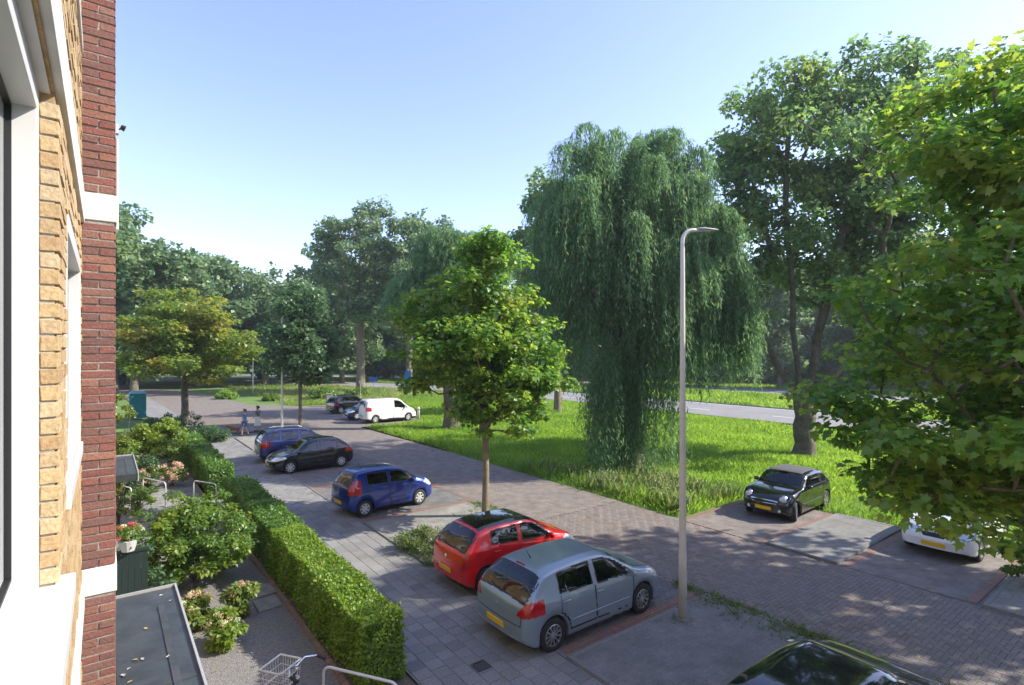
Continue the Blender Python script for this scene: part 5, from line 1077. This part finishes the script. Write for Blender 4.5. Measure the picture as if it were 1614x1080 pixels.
black206 = hatch(3.83, 1.66, 1.43, paint=paint('black_paint', (.009, .010, .012), .2, .18), rim=CAP, wr=.29, plate_f=.42,
                 top=[(0, .53), (.03, .74), (.08, .88), (.2, .96), (.45, 1.18), (.68, 1.33), (.85, 1.385), (1.3, 1.425), (1.75, 1.43), (2.1, 1.37), (2.45, 1.17), (2.78, .97), (3.1, .90), (3.45, .80), (3.68, .70), (3.77, .60), (3.83, .47)], rw=(.2, .70), ws=(2.08, 2.80))
make_car(black206, P(26.45, 7.82), HV + math.pi + R(3), 'black hatchback parked nose-in towards the pavement between the blue car and the violet estate')
violet = hatch(4.1, 1.70, 1.62, paint=paint('violet_blue_paint', (.06, .075, .24), .4, .3), rim=CAP, wr=.30, rail=.10,
               top=[(0, .55), (.025, .80), (.06, 1.05), (.12, 1.18), (.25, 1.42), (.34, 1.52), (.5, 1.58), (1.2, 1.62), (1.9, 1.61), (2.35, 1.54), (2.6, 1.42), (2.95, 1.18), (3.2, 1.05), (3.45, .98), (3.75, .88), (3.95, .76), (4.05, .64), (4.1, .5)],
               rw=(.10, .38), ws=(2.5, 3.2), side=[(.35, .95, .0, .02), (1.05, 1.85, .02, .02), (1.95, 3.05, .03, 0)], doors=[(1.0, 1.9), (1.9, 2.95)], tail=(.62, .66), clad=.42, lamps=[('t', [(.60, .78), (.62, 1.10), (1.2, 1.1), (1.2, .76)], 'r'), ('h', [(3.4, .86), (3.6, .95), (4.0, .8), (4.05, .66), (3.8, .66)], 's')], extra=[rear_wiper, roof_rails])
make_car(violet, P(29.4, 8.1), HV, 'violet-blue estate car with roof rails, leftmost of the cars on the near side')
blacknear = hatch(4.15, 1.76, 1.46, paint=paint('deep_black_paint', (.008, .009, .011), .2, .12), rim=FIVES, res=.02, rows=72, brightline=True,
                  lamps=[('t', [(.50, .80), (.56, 1.02), (.70, 1.22), (.82, 1.24), (1.2, 1.2), (1.2, .8)], 'r'), ('h', [(3.35, .80), (3.5, .90), (3.98, .76), (4.1, .62), (3.85, .62)], 's')], mirrormat=M['chrome'], extra=[rear_wiper])
make_car(blacknear, P(3.2, 7.75), HV, 'glossy black hatchback cut off by the bottom edge of the photo')
def mini_face(root, xs0, s, zt, W, L):
    for sg in (-1, 1):
        mb = MB(); n = 20; r0 = .115
        x = xs0 + L - .36; c = (x, sg * .56, .70)
        ring = lambda r_, dx: [(c[0] + dx, c[1] + r_ * math.cos(2 * math.pi * i / n), c[2] + r_ * 1.12 * math.sin(2 * math.pi * i / n)) for i in range(n)]
        # bowl reaches back into the bonnet
        mb.add(ring(.125, .0) + ring(.125, .20) + ring(.10, .225), [(i, (i + 1) % n, n + (i + 1) % n, n + i) for i in range(n)] + [(n + i, n + (i + 1) % n, 2 * n + (i + 1) % n, 2 * n + i) for i in range(n)]); o = mb.build('headlight', M['chrome'], root, smooth=True)
        mb = MB(); mb.add(ring(.10, .222) + ring(.06, .245), [(i, (i + 1) % n, n + (i + 1) % n, n + i) for i in range(n)] + [tuple(range(n, 2 * n))]); mb.build('lens', M['headlight'], o, smooth=True)
        mb = MB(); mb.tube([(xs0 + L - .10, sg * .50, .36), (xs0 + L - .045, sg * .50, .36)], .05, 14); mb.build('fog_lamp', M['headlight'], root)
    MB().tube([(xs0 + L - .02 - .13 * (t_ / .45) ** 2 * .5, t_, .655 - .03 * abs(t_ / .45) ** 3) for t_ in np.linspace(-.43, .43, 13)], .024, 8).build('grille_trim', M['chrome'], root)
    MB().tube([(xs0 + L - .0 - .13 * (t_ / .45) ** 2 * .5, t_, .565) for t_ in np.linspace(-.40, .40, 13)], .012, 8).build('grille_trim', M['chrome'], root)
mini = hatch(3.63, 1.69, 1.41, paint=paint('black_green_paint', (.010, .012, .013), .2, .15), roofmat=pmat('grey_fabric_roof', (.085, .085, .09), .95, var=.1, scale=40), roof=(.4, 2.0), rim=FIVES, wr=.305, plate_f=.40, steer=R(18), tumble=.22, nose=.5, res=.02, rows=72, bumpz=.5,
             top=[(0, .56), (.03, .72), (.08, .86), (.25, .94), (.42, 1.16), (.58, 1.31), (.75, 1.365), (1.1, 1.40), (1.6, 1.41), (1.88, 1.39), (2.08, 1.32), (2.32, 1.12), (2.50, .985), (2.8, .95), (3.15, .90), (3.38, .82), (3.52, .72), (3.60, .60), (3.63, .45)],
             belt=[(0, .84), (.3, .93), (1.0, .93), (2.0, .93), (2.6, .91), (3.2, .82), (3.63, .58)], xr=.62, xf=3.05, rw=(.26, .62), ws=(1.98, 2.50), doors=[(1.05, 2.30)], side=[(.55, 1.02, .1, .04), (1.10, 2.38, .02, 0)], bonnet=(2.52, 3.45),
             lamps=[('t', [(.56, .66), (.56, .86), (.72, .86), (.72, .66)], 'r')], grilles=[([(-1, .57), (.36, .57), (.42, .65), (-1, .65)], 'f', 0), ([(-1, .26), (.5, .26), (.44, .36), (-1, .36)], 'f', 0)], extra=[mini_face], mirror=2.22, seat=1.75)
make_car(mini, P(9.45, 19.15), HV + math.pi + R(3), 'small black convertible with round headlights and grey fabric roof, parked under the forked tree')
white = hatch(3.95, 1.72, 1.48, paint=paint('white_paint_car', (.72, .73, .74), .0, .3), rim=SPOKE, plate_f=.40, grilles=[([(-1, .30), (.55, .30), (.50, .40), (-1, .40)], 'f', 0), ([(-1, .58), (.26, .58), (.3, .68), (-1, .68)], 'f', 0)])
make_car(white, P(4.85, 19.6), HV + math.pi, 'white car half hidden behind the leaves of the foreground maple')
van = dict(L=4.4, W=1.72, H=1.86, wr=.30, xr=.80, xf=3.56, clr=.18, paint=paint('white_van_paint', (.74, .75, .76), .0, .35), nose=.6, tumble=.17, corner=.9, name='parked_van',
    top=[(0, .60), (.02, .9), (.05, 1.3), (.09, 1.6), (.16, 1.76), (.30, 1.83), (.8, 1.86), (2.2, 1.86), (2.7, 1.83), (2.95, 1.75), (3.25, 1.50), (3.6, 1.20), (3.78, 1.08), (4.05, .98), (4.25, .84), (4.35, .68), (4.4, .5)],
    belt=[(0, 1.0), (.3, 1.12), (1.5, 1.12), (2.5, 1.08), (3.4, 1.02), (3.9, .92), (4.4, .62)], ws=(2.98, 3.76), rw=(.065, .12), doors=[(1.25, 2.25), (2.25, 3.35)], side=[(2.38, 3.55, .0, 0)], bonnet=(3.8, 4.28), tail=(.55, .70), seat=2.9, mirror=3.25, rail=.14, plate_r=.52, no_seats=True,
    rim=CAP, lamps=[('t', [(.66, .95), (.66, 1.25), (1.2, 1.25), (1.2, .95)], 'r'), ('h', [(3.72, .88), (3.95, 1.0), (4.3, .86), (4.36, .70), (4.05, .68)], 's')], grilles=[([(-1, .55), (.35, .55), (.4, .66), (-1, .66)], 'f', 0)], handlemat=M['black'], skirt=.36)
make_car(van, P(40.6, 18.1), HV, 'white panel van parked on the far side of the street, half on the grass', cat='van')
darkblue = hatch(3.9, 1.7, 1.47, paint=paint('dark_blue_paint', (.008, .02, .075), .3, .2), rim=CAP, plate_f=.4, res=.04, rows=44)
make_car(darkblue, P(43.3, 17.45), HV + math.pi, 'dark blue hatchback mostly hidden behind the white van')
suv = hatch(4.0, 1.74, 1.62, paint=paint('grey_black_paint', (.018, .02, .022), .3, .25), rim=CAP, wr=.33, res=.04, rows=44)
make_car(suv, P(48.8, 18.0), HV + R(8), 'black tall hatchback parked farthest away, beyond the white van')
# far traffic on the main road: pale van glimpsed through the trees
v2 = dict(van); v2['paint'] = M['white']; v2['res'] = .06; v2['rows'] = 36; v2['L'] = 4.4
make_car(v2, P(105, 49.0 + shift(105)), ANG_U - .5, 'pale van far off on the main road, glimpsed between tree trunks', group=None, cat='van')

# ================================================================== STREET FURNITURE
def lamp_post(loc, rz, label, h=7.95, res=12, group='street lamps'):
    t = thing('street_lamp', loc, rz, label, 'street lamp', group)
    MB().tube([(0, 0, -.1), (0, 0, .02), (0, 0, .05)], [.13, .13, .10], 14).build('base_collar', M['kerb'], t, smooth=True)
    MB().tube([(0, 0, 0), (0, 0, 1.35), (0, 0, 1.42), (0, 0, h * .55), (0, 0, h - .22)] + [(.22 - .22 * math.cos(a), 0, h - .22 + .22 * math.sin(a)) for a in np.linspace(.15, math.pi / 2, 7)] + [(.42, 0, h + .01)],
              [.080, .079, .072, .058, .042] + [.040] * 7 + [.036], res).build('pole', pmat('pole_paint', (.62, .58, .52), .5, .1, var=.07, scale=3), t, smooth=True)
    MB().box(.060, .079, -.04, .04, .55, 1.0).build('service_door', M['metal'], t, bevel=.004)
    # flat tapering head
    pts = [(.30, .04, .035), (.36, .07, .045), (.46, .09, .05), (.60, .08, .035), (.74, .05, .016), (.77, .03, .01)]
    mb = MB(); n = 12; V_ = []
    for x, hw_, hh_ in pts: V_ += [(x, hw_ * math.cos(a), h + .02 + hh_ * math.sin(a) * (1 if math.sin(a) > 0 else .45)) for a in [2 * math.pi * k_ / n for k_ in range(n)]]
    mb.add(V_, [(i * n + k_, i * n + (k_ + 1) % n, (i + 1) * n + (k_ + 1) % n, (i + 1) * n + k_) for i in range(len(pts) - 1) for k_ in range(n)] + [tuple(range(n)), tuple((len(pts) - 1) * n + k_ for k_ in range(n))]); hd = mb.build('lamp_head', pmat('lamp_head_grey', (.33, .33, .33), .45, .3), t, smooth=True)
    MB().box(.42, .62, -.05, .05, h - .006, h + .004).build('lens', pmat('lamp_lens', (.6, .6, .55), .2), hd)
    return t
lamp_post((3.48, 11.09, .04), R(8), 'tall pale street lamp in the foreground between the silver and the black hatchback')
lamp_post((-15.4, 36.4, 0), R(8), 'second street lamp, slim pole in front of the small dark maple')
lamp_post((-34.3, 72, 0), R(8), 'third street lamp, far pole left of the small dark maple')
t = thing('light_mast', (-30, 115, 0), 0, 'tall white light mast beyond the main road left of the van', 'light mast')
MB().tube([(0, 0, 0), (0, 0, 11.5)], [.17, .09], 10).build('mast', M['white'], t, smooth=True); MB().box(-.9, .9, -.1, .1, 11.45, 11.6).build('lamp_arm', M['metal'], t)
t = thing('light_mast', (-61, 116, 0), 0, 'white light mast seen left of the third street lamp', 'light mast')
MB().tube([(0, 0, 0), (0, 0, 10.5)], [.17, .09], 10).build('mast', M['white'], t, smooth=True); MB().box(-.9, .9, -.1, .1, 10.45, 10.6).build('lamp_arm', M['metal'], t)
def sign(loc, label, h, w, ph, col, rz=0, zc=None, border=True):
    t = thing('road_sign', loc, rz, label, 'sign'); MB().tube([(0, 0, -.05), (0, 0, h)], .03, 8).build('post', M['metal'], t)
    zc = zc or h - ph / 2; f = MB().box(-w / 2, w / 2, -.06, -.035, zc - ph / 2, zc + ph / 2).build('sign_face', pmat('sign_' + label[:9].replace(' ', '_'), col, .4), t, bevel=.004); return t
BLUE = (.01, .10, .42)
sign((-18.6, 73.0, 0), 'small blue direction sign on a post right of the tall pale trunk', 2.1, 1.1, .55, BLUE)
s_ = sign((-13.0, 68.0, 0), 'blue rectangular sign with a white panel on a pole against the leaning trunk', 3.4, .75, 1.1, (.02, .14, .5), zc=2.6)
MB().box(-.37, .37, -.075, -.06, 1.55, 2.0).build('white_panel', M['white'], s_)
sign((-17.0, 61.0, 0), 'thin grey post with a small plate behind the dark hatchback', 2.3, .3, .3, (.5, .5, .5))
t = thing('utility_cabinet', (-16.1, 40.4, 0), .3, 'grey utility cabinet behind the second street lamp pole', 'cabinet'); MB().box(-.28, .28, -.2, .2, 0, 1.25).build('cabinet_body', pmat('cabinet_grey', (.2, .21, .2), .6), t, bevel=.02); MB().box(-.31, .31, -.23, .23, 1.25, 1.3).build('cabinet_cap', M['metal'], t, bevel=.01); MB().box(-.24, .24, -.21, -.2, .1, 1.15).build('door', pmat('cabinet_door', (.25, .26, .25), .6), t)
t.location = (-18.5, 55.0, 0)
for i, (x, y) in enumerate([(-11.2, 46.5), (-7.6, 44.2)]):
    t = thing('bollard', (x, y, 0), 0, ['dark bollard standing just behind the roof of the white van', 'pale bollard in front of the bonnet of the white van'][i], 'bollard')
    MB().tube([(0, 0, 0), (0, 0, .95), (0, 0, 1.05)], [.10, .10, .05], 12).build('bollard_post', M['black'] if i == 0 else M['white'], t, smooth=True); MB().tube([(0, 0, .78), (0, 0, .86)], .104, 12).build('reflective_band', M['white'] if i == 0 else pmat('red_band', (.5, .02, .02), .4), t)
# teal cabin by the facade end
t = thing('teal_cabin', P(54.3, 2.2), ANG_U, 'teal portable cabin with shallow roof standing left of the turning tree', 'cabin')
TEAL = pmat('teal_plastic', (.0, .19, .21), .45, var=.08, scale=4)
mb = MB(); mb.box(-.55, .55, -.55, .55, .1, 2.1); mb.build('wall', TEAL, t, bevel=.03)
for i in range(5): MB().box(-.45 + i * .2, -.40 + i * .2, -.575, -.55, .25, 1.95).build('rib', TEAL, t)
mb = MB(); mb.add([(-.6, -.6, 2.1), (.6, -.6, 2.1), (.6, .6, 2.1), (-.6, .6, 2.1), (-.4, -.4, 2.3), (.4, -.4, 2.3), (.4, .4, 2.3), (-.4, .4, 2.3)], [(0, 1, 5, 4), (1, 2, 6, 5), (2, 3, 7, 6), (3, 0, 4, 7), (4, 5, 6, 7), (3, 2, 1, 0)]); mb.build('roof', pmat('pale_teal', (.2, .4, .4), .5), t); MB().box(-.35, .35, .55, .575, .15, 1.95).build('door', TEAL, t)
# handrails at the garden paths: bent white-grey tube on two posts
def handrail(a, b, h, label):
    """a, b: (u, v) of the two posts"""
    pa, pb = Vector(P(*a)), Vector(P(*b)); t = thing('handrail', pa, 0, label, 'handrail', 'garden handrails'); d = pb - pa; L_ = d.length; e = d.normalized(); r = .12
    pts = [(0, 0, -.02), (0, 0, h - r)] + [tuple(e * (r - r * math.cos(x)) + Vector((0, 0, h - r + r * math.sin(x)))) for x in (.4, .8, 1.2, 1.57)] + [tuple(e * (L_ - r + r * math.sin(x)) + Vector((0, 0, h - r + r * math.cos(x)))) for x in (.0, .4, .8, 1.2, 1.57)] + [tuple(e * L_ + Vector((0, 0, -.02)))]
    MB().tube(pts, .021, 8).build('rail', pmat('pale_tube', (.62, .62, .60), .4, .2), t, smooth=True)
    for q in (Vector((0, 0, 0)), e * L_): MB().tube([tuple(q), tuple(q + Vector((0, 0, .015)))], .05, 10).build('foot_plate', M['metal'], t)
    return t
handrail((8.0, 2.56), (6.95, 3.25), .92, 'pale bent tube handrail at the bottom edge beside the bicycle')
handrail((22.4, 2.56), (21.35, 3.12), .9, 'farther handrail beside the end of the dark green hedge')
handrail((24.3, 1.15), (22.9, 1.75), .85, 'middle handrail under the brownish hydrangea')
handrail((24.4, .15), (22.9, .75), .8, 'handrail nearest the facade by the garden path')
# bicycle with a wire basket
def bicycle():
    t = thing('bicycle', (-3.0, 7.36, 0), R(104), 'old city bicycle with a pale front basket, cut by the bottom edge', 'bicycle'); FR = pmat('bicycle_paint', (.02, .02, .022), .35); CH = M['chrome']
    for x in (-.55, .55):
        mb = MB(); n = 32; pts = [(x + .33 * math.cos(2 * math.pi * i / n), 0, .35 + .33 * math.sin(2 * math.pi * i / n)) for i in range(n + 1)]; mb.tube(pts, .018, 6, cap=False); w = mb.build('wheel', M['rubber'], t, smooth=True)
        mb = MB(); pts = [(x + .30 * math.cos(2 * math.pi * i / n), 0, .35 + .30 * math.sin(2 * math.pi * i / n)) for i in range(n + 1)]; mb.tube(pts, .009, 5, cap=False)
        for i in range(18): a = 2 * math.pi * i / 18; mb.tube([(x, .02 * (-1) ** i, .35), (x + .3 * math.cos(a), 0, .35 + .3 * math.sin(a))], .0015, 3)
        mb.tube([(x, -.05, .35), (x, .05, .35)], .02, 8); mb.build('rim', CH, w)
        mb = MB(); pts = [(x + .36 * math.cos(a), 0, .35 + .36 * math.sin(a)) for a in np.linspace(.3, 2.9, 14)]; mb.tube(pts, .022, 5); mb.build('mudguard', FR, t, smooth=True)
    hx = .36; mb = MB(); mb.tube([(hx + .03, 0, .72), (hx - .03, 0, .95)], .02); mb.tube([(hx, 0, .86), (-.08, 0, .32)], .017); mb.tube([(hx + .02, 0, .76), (-.05, 0, .28)], .017); mb.tube([(-.22, 0, .86), (-.05, 0, .28)], .016); mb.tube([(-.05, 0, .28), (-.55, .05, .35)], .01); mb.tube([(-.05, 0, .28), (-.55, -.05, .35)], .01); mb.tube([(-.2, .02, .8), (-.55, .05, .35)], .009); mb.tube([(-.2, -.02, .8), (-.55, -.05, .35)], .009)
    for s_ in (-1, 1): mb.tube([(hx + .03, 0, .74), (hx + .05, s_ * .05, .70), (.55, s_ * .05, .35)], .011)
    mb.build('frame', FR, t, smooth=True)
    mb = MB(); mb.tube([(hx - .03, 0, .95), (hx - .045, 0, 1.04)], .014); mb.tube([(hx - .28, -.29, 1.05), (hx - .16, -.28, 1.08), (hx - .05, -.16, 1.10), (hx - .04, 0, 1.06), (hx - .05, .16, 1.10), (hx - .16, .28, 1.08), (hx - .28, .29, 1.05)], .015); hb = mb.build('handlebar', CH, t, smooth=True)
    for s_ in (-1, 1): MB().tube([(hx - .30, s_ * .29, 1.045), (hx - .17, s_ * .282, 1.078)], .023, 8).build('grip', M['black'], hb)
    MB().tube([(-.36, 0, .93), (-.30, 0, .95), (-.12, 0, .95), (-.02, 0, .94)], [.04, .09, .05, .02], 10).build('saddle', pmat('brown_saddle', (.06, .03, .02), .5), t, smooth=True)
    MB().tube([(-.22, 0, .84), (-.225, 0, .93)], .013).build('seat_post', CH, t)
    mb = MB(); x0, x1, y0, z0, z1 = .42, .78, .21, .78, 1.03; k_ = .88
    fr = lambda z, q: [(x0 + (1 - q) * .04, -y0 * q, z), (x1 * q + (1 - q) * .55, -y0 * q, z), (x1 * q + (1 - q) * .55, y0 * q, z), (x0 + (1 - q) * .04, y0 * q, z)]
    T, B_ = fr(z1, 1), fr(z0, k_)
    for Q in (T, B_):
        for i in range(4): mb.tube([Q[i], Q[(i + 1) % 4]], .014, 6)
    mid = [tuple((Vector(T[i]) + Vector(B_[i])) / 2) for i in range(4)]
    for i in range(4):
        mb.tube([mid[i], mid[(i + 1) % 4]], .006, 4)
        for f in np.linspace(0, 1, 9): mb.tube([tuple(Vector(T[i]).lerp(Vector(T[(i + 1) % 4]), f)), tuple(Vector(B_[i]).lerp(Vector(B_[(i + 1) % 4]), f))], .0045, 4)
    for f in np.linspace(0, 1, 8): mb.tube([tuple(Vector(B_[0]).lerp(Vector(B_[3]), f)), tuple(Vector(B_[1]).lerp(Vector(B_[2]), f))], .0045, 4)
    mb.build('basket', pmat('cream_basket', (.6, .57, .5), .5), t)
    turn = Matrix.Translation((hx, 0, 0)) @ Matrix.Rotation(R(58), 4, 'Z') @ Matrix.Translation((-hx, 0, 0))
    for o in [c for c in children(t) if c.name.startswith(('handlebar', 'basket')) or (c.name.startswith(('wheel', 'mudguard')) and c.data.vertices[0].co.x > .2)]:
        o.data.transform(turn)
        for c in children(o): c.data.transform(turn)
    mb = MB(); mb.box(-.85, -.3, -.07, .07, .72, .735); mb.tube([(-.8, .06, .73), (-.56, .05, .36)], .006, 5); mb.tube([(-.8, -.06, .73), (-.56, -.05, .36)], .006, 5); mb.build('carrier', FR, t)
    mb = MB(); mb.tube([(-.05, -.06, .28), (-.05, .06, .28)], .05, 14); mb.tube([(-.05, .07, .28), (.08, .08, .17)], .009); mb.tube([(-.05, -.07, .28), (-.18, -.08, .39)], .009); mb.box(.05, .12, .08, .17, .155, .18); mb.box(-.21, -.14, -.17, -.08, .375, .40); mb.build('pedals', M['metal'], t)
bicycle()

# ================================================================== PEOPLE AND DOG (far off on the pavement)
def skin(name, joints, edges, radii, mat, parent, root_i=0, sub=2):
    me = bpy.data.meshes.new(name); me.from_pydata(joints, edges, []); me.materials.append(mat); o = bpy.data.objects.new(name, me); o.parent = parent; link(o)
    m = o.modifiers.new('skin', 'SKIN'); m.use_smooth_shade = True
    for i, r in enumerate(radii):
        sv = me.skin_vertices[0].data[i]; sv.radius = r if isinstance(r, tuple) else (r, r); sv.use_root = (i == root_i)
    s_ = o.modifiers.new('subdivision', 'SUBSURF'); s_.levels = sub; s_.render_levels = sub; return o
SKIN = pmat('skin', (.45, .26, .18), .6)
def person(loc, rz, label, shirt, lower, hair, stride=.18, arm=.0, dress=False, group=None):
    t = thing('person', loc, rz, label, 'person', group)
    # local +x is forward
    J = [(0, 0, .93), (0, 0, 1.15), (-.01, 0, 1.38), (0, 0, 1.47), (.015, 0, 1.53), (.03, 0, 1.60), (.025, 0, 1.68),
         (0, .17, 1.39), (-.04, .21, 1.13), (.05 + arm, .22, .90 + arm * .6), (.08 + arm * 1.2, .22, .82 + arm * .7),
         (0, -.17, 1.39), (.03, -.21, 1.13), (.14, -.22, .91), (.18, -.22, .84),
         (0, .09, .88), (stride * .55, .09, .50), (stride * .7, .09, .09), (stride * .7 + .15, .095, .03),
         (0, -.09, .88), (-stride * .2, -.09, .50), (-stride * 1.2, -.09, .12), (-stride * 1.2 + .13, -.095, .04)]
    E = [(0, 1), (1, 2), (2, 3), (3, 4), (4, 5), (5, 6), (2, 7), (7, 8), (8, 9), (9, 10), (2, 11), (11, 12), (12, 13), (13, 14), (0, 15), (15, 16), (16, 17), (17, 18), (0, 19), (19, 20), (20, 21), (21, 22)]
    Rr = [(.13, .10), (.12, .09), (.14, .09), .055, .06, .09, .075, .055, .042, .032, .03, .055, .042, .032, .03, .085, .058, .04, .032, .085, .058, .04, .032]
    skin('body', J, E, Rr, SKIN, t)
    skin('shirt', [J[0], J[1], J[2], (0, 0, 1.42), J[7], J[8], J[11], J[12]], [(0, 1), (1, 2), (2, 3), (2, 4), (4, 5), (2, 6), (6, 7)], [(.165, .125), (.15, .115), (.165, .115), .075, .078, .064, .078, .064], shirt, t)
    if dress:
        mb = MB(); n = 16; mb.add([(r_ * .8 * math.cos(2 * math.pi * i / n), r_ * math.sin(2 * math.pi * i / n), z_) for r_, z_ in ((.15, 1.0), (.19, .85), (.23, .6), (.26, .38)) for i in range(n)], [(k_ * n + i, k_ * n + (i + 1) % n, (k_ + 1) * n + (i + 1) % n, (k_ + 1) * n + i) for k_ in range(3) for i in range(n)]); mb.build('skirt', lower, t, smooth=True)
    else: skin('trousers', [(0, 0, .95), J[15], (J[16][0] * .9, .09, .55), J[19], (J[20][0] * .9, -.09, .55)], [(0, 1), (1, 2), (0, 3), (3, 4)], [(.165, .13), .10, .085, .10, .085], lower, t)
    skin('hair', [(0, 0, 1.64), (-.015, 0, 1.70), (-.045, 0, 1.60)], [(0, 1), (0, 2)], [.095, .085, .075], hair, t)
    for s_ in (17, 21): a = J[s_]; b = J[s_ + 1]; skin('shoe', [(a[0] - .03, a[1], a[2] - .03), (b[0] + .03, b[1], max(b[2] - .005, .035))], [(0, 1)], [.045, .04], M['black'], t, sub=1)
    mb = MB(); mb.add([(.115, -.012, 1.615), (.115, .012, 1.615), (.14, 0, 1.60), (.11, 0, 1.65)], [(0, 1, 2), (0, 2, 3), (1, 3, 2)]); mb.build('nose', SKIN, t)
    for s_ in (-1, 1): MB().tube([(.108, s_ * .032, 1.635), (.116, s_ * .032, 1.635)], .009, 8).build('eye', M['black'], t)
    return t
person(P(39.0, 7.35, .03), ANG_V + 2.6, 'person in a blue top walking on the pavement with a brown dog', pmat('blue_shirt', (.04, .16, .42), .8), pmat('blue_shorts', (.05, .13, .30), .8), pmat('brown_hair', (.10, .06, .035), .8), arm=.03)
person(P(40.7, 8.5, .03), ANG_V + 2.4, 'person with black hair in pale clothes standing at the pavement corner', pmat('dark_top', (.09, .10, .10), .8), pmat('pale_skirt', (.6, .6, .52), .8), pmat('black_hair', (.008, .008, .008), .6), stride=.05, arm=.12, dress=True)
def dog(loc, rz):
    t = thing('dog', loc, rz, 'small reddish brown dog on the pavement left of the person in blue', 'dog'); C = pmat('brown_fur', (.22, .07, .03), .9, var=.2, scale=30)
    J = [(-.22, 0, .42), (0, 0, .41), (.20, 0, .43), (.33, 0, .56), (.42, 0, .60), (.53, 0, .57), (-.30, 0, .46), (-.42, 0, .58),
         (.20, .07, .34), (.19, .075, .20), (.20, .075, .04), (.20, -.07, .34), (.21, -.075, .20), (.25, -.075, .04),
         (-.22, .07, .34), (-.17, .075, .27), (-.28, .075, .17), (-.26, .075, .03), (-.22, -.07, .34), (-.20, -.075, .27), (-.32, -.075, .17), (-.31, -.075, .03)]
    E = [(0, 1), (1, 2), (2, 3), (3, 4), (4, 5), (0, 6), (6, 7), (2, 8), (8, 9), (9, 10), (2, 11), (11, 12), (12, 13), (0, 14), (14, 15), (15, 16), (16, 17), (0, 18), (18, 19), (19, 20), (20, 21)]
    skin('body', J, E, [.10, .105, .13, .075, .075, .035, .03, .015, .06, .035, .03, .06, .035, .03, .075, .05, .028, .028, .075, .05, .028, .028], C, t)
    for s_ in (-1, 1): MB().add([(.40, s_ * .05, .66), (.36, s_ * .09, .64), (.38, s_ * .10, .56)], [(0, 1, 2)]).build('ear', C, t)
dog(P(39.55, 6.85, .03), ANG_V + 2.9)

# ================================================================== the air between here and the wood
hm = bpy.data.materials.new('haze'); hm.use_nodes = True; hn = hm.node_tree.nodes; hn.clear(); ho = hn.new('ShaderNodeOutputMaterial'); hp = hn.new('ShaderNodeVolumePrincipled')
hp.inputs['Color'].default_value = (.86, .92, 1, 1); hp.inputs['Density'].default_value = .0005; hp.inputs['Anisotropy'].default_value = .3; hm.node_tree.links.new(hp.outputs[0], ho.inputs['Volume'])
hz = MB().box(-920, 920, -520, 1320, -1.1, 42).build('haze', hm, None); hz['kind'] = 'stuff'
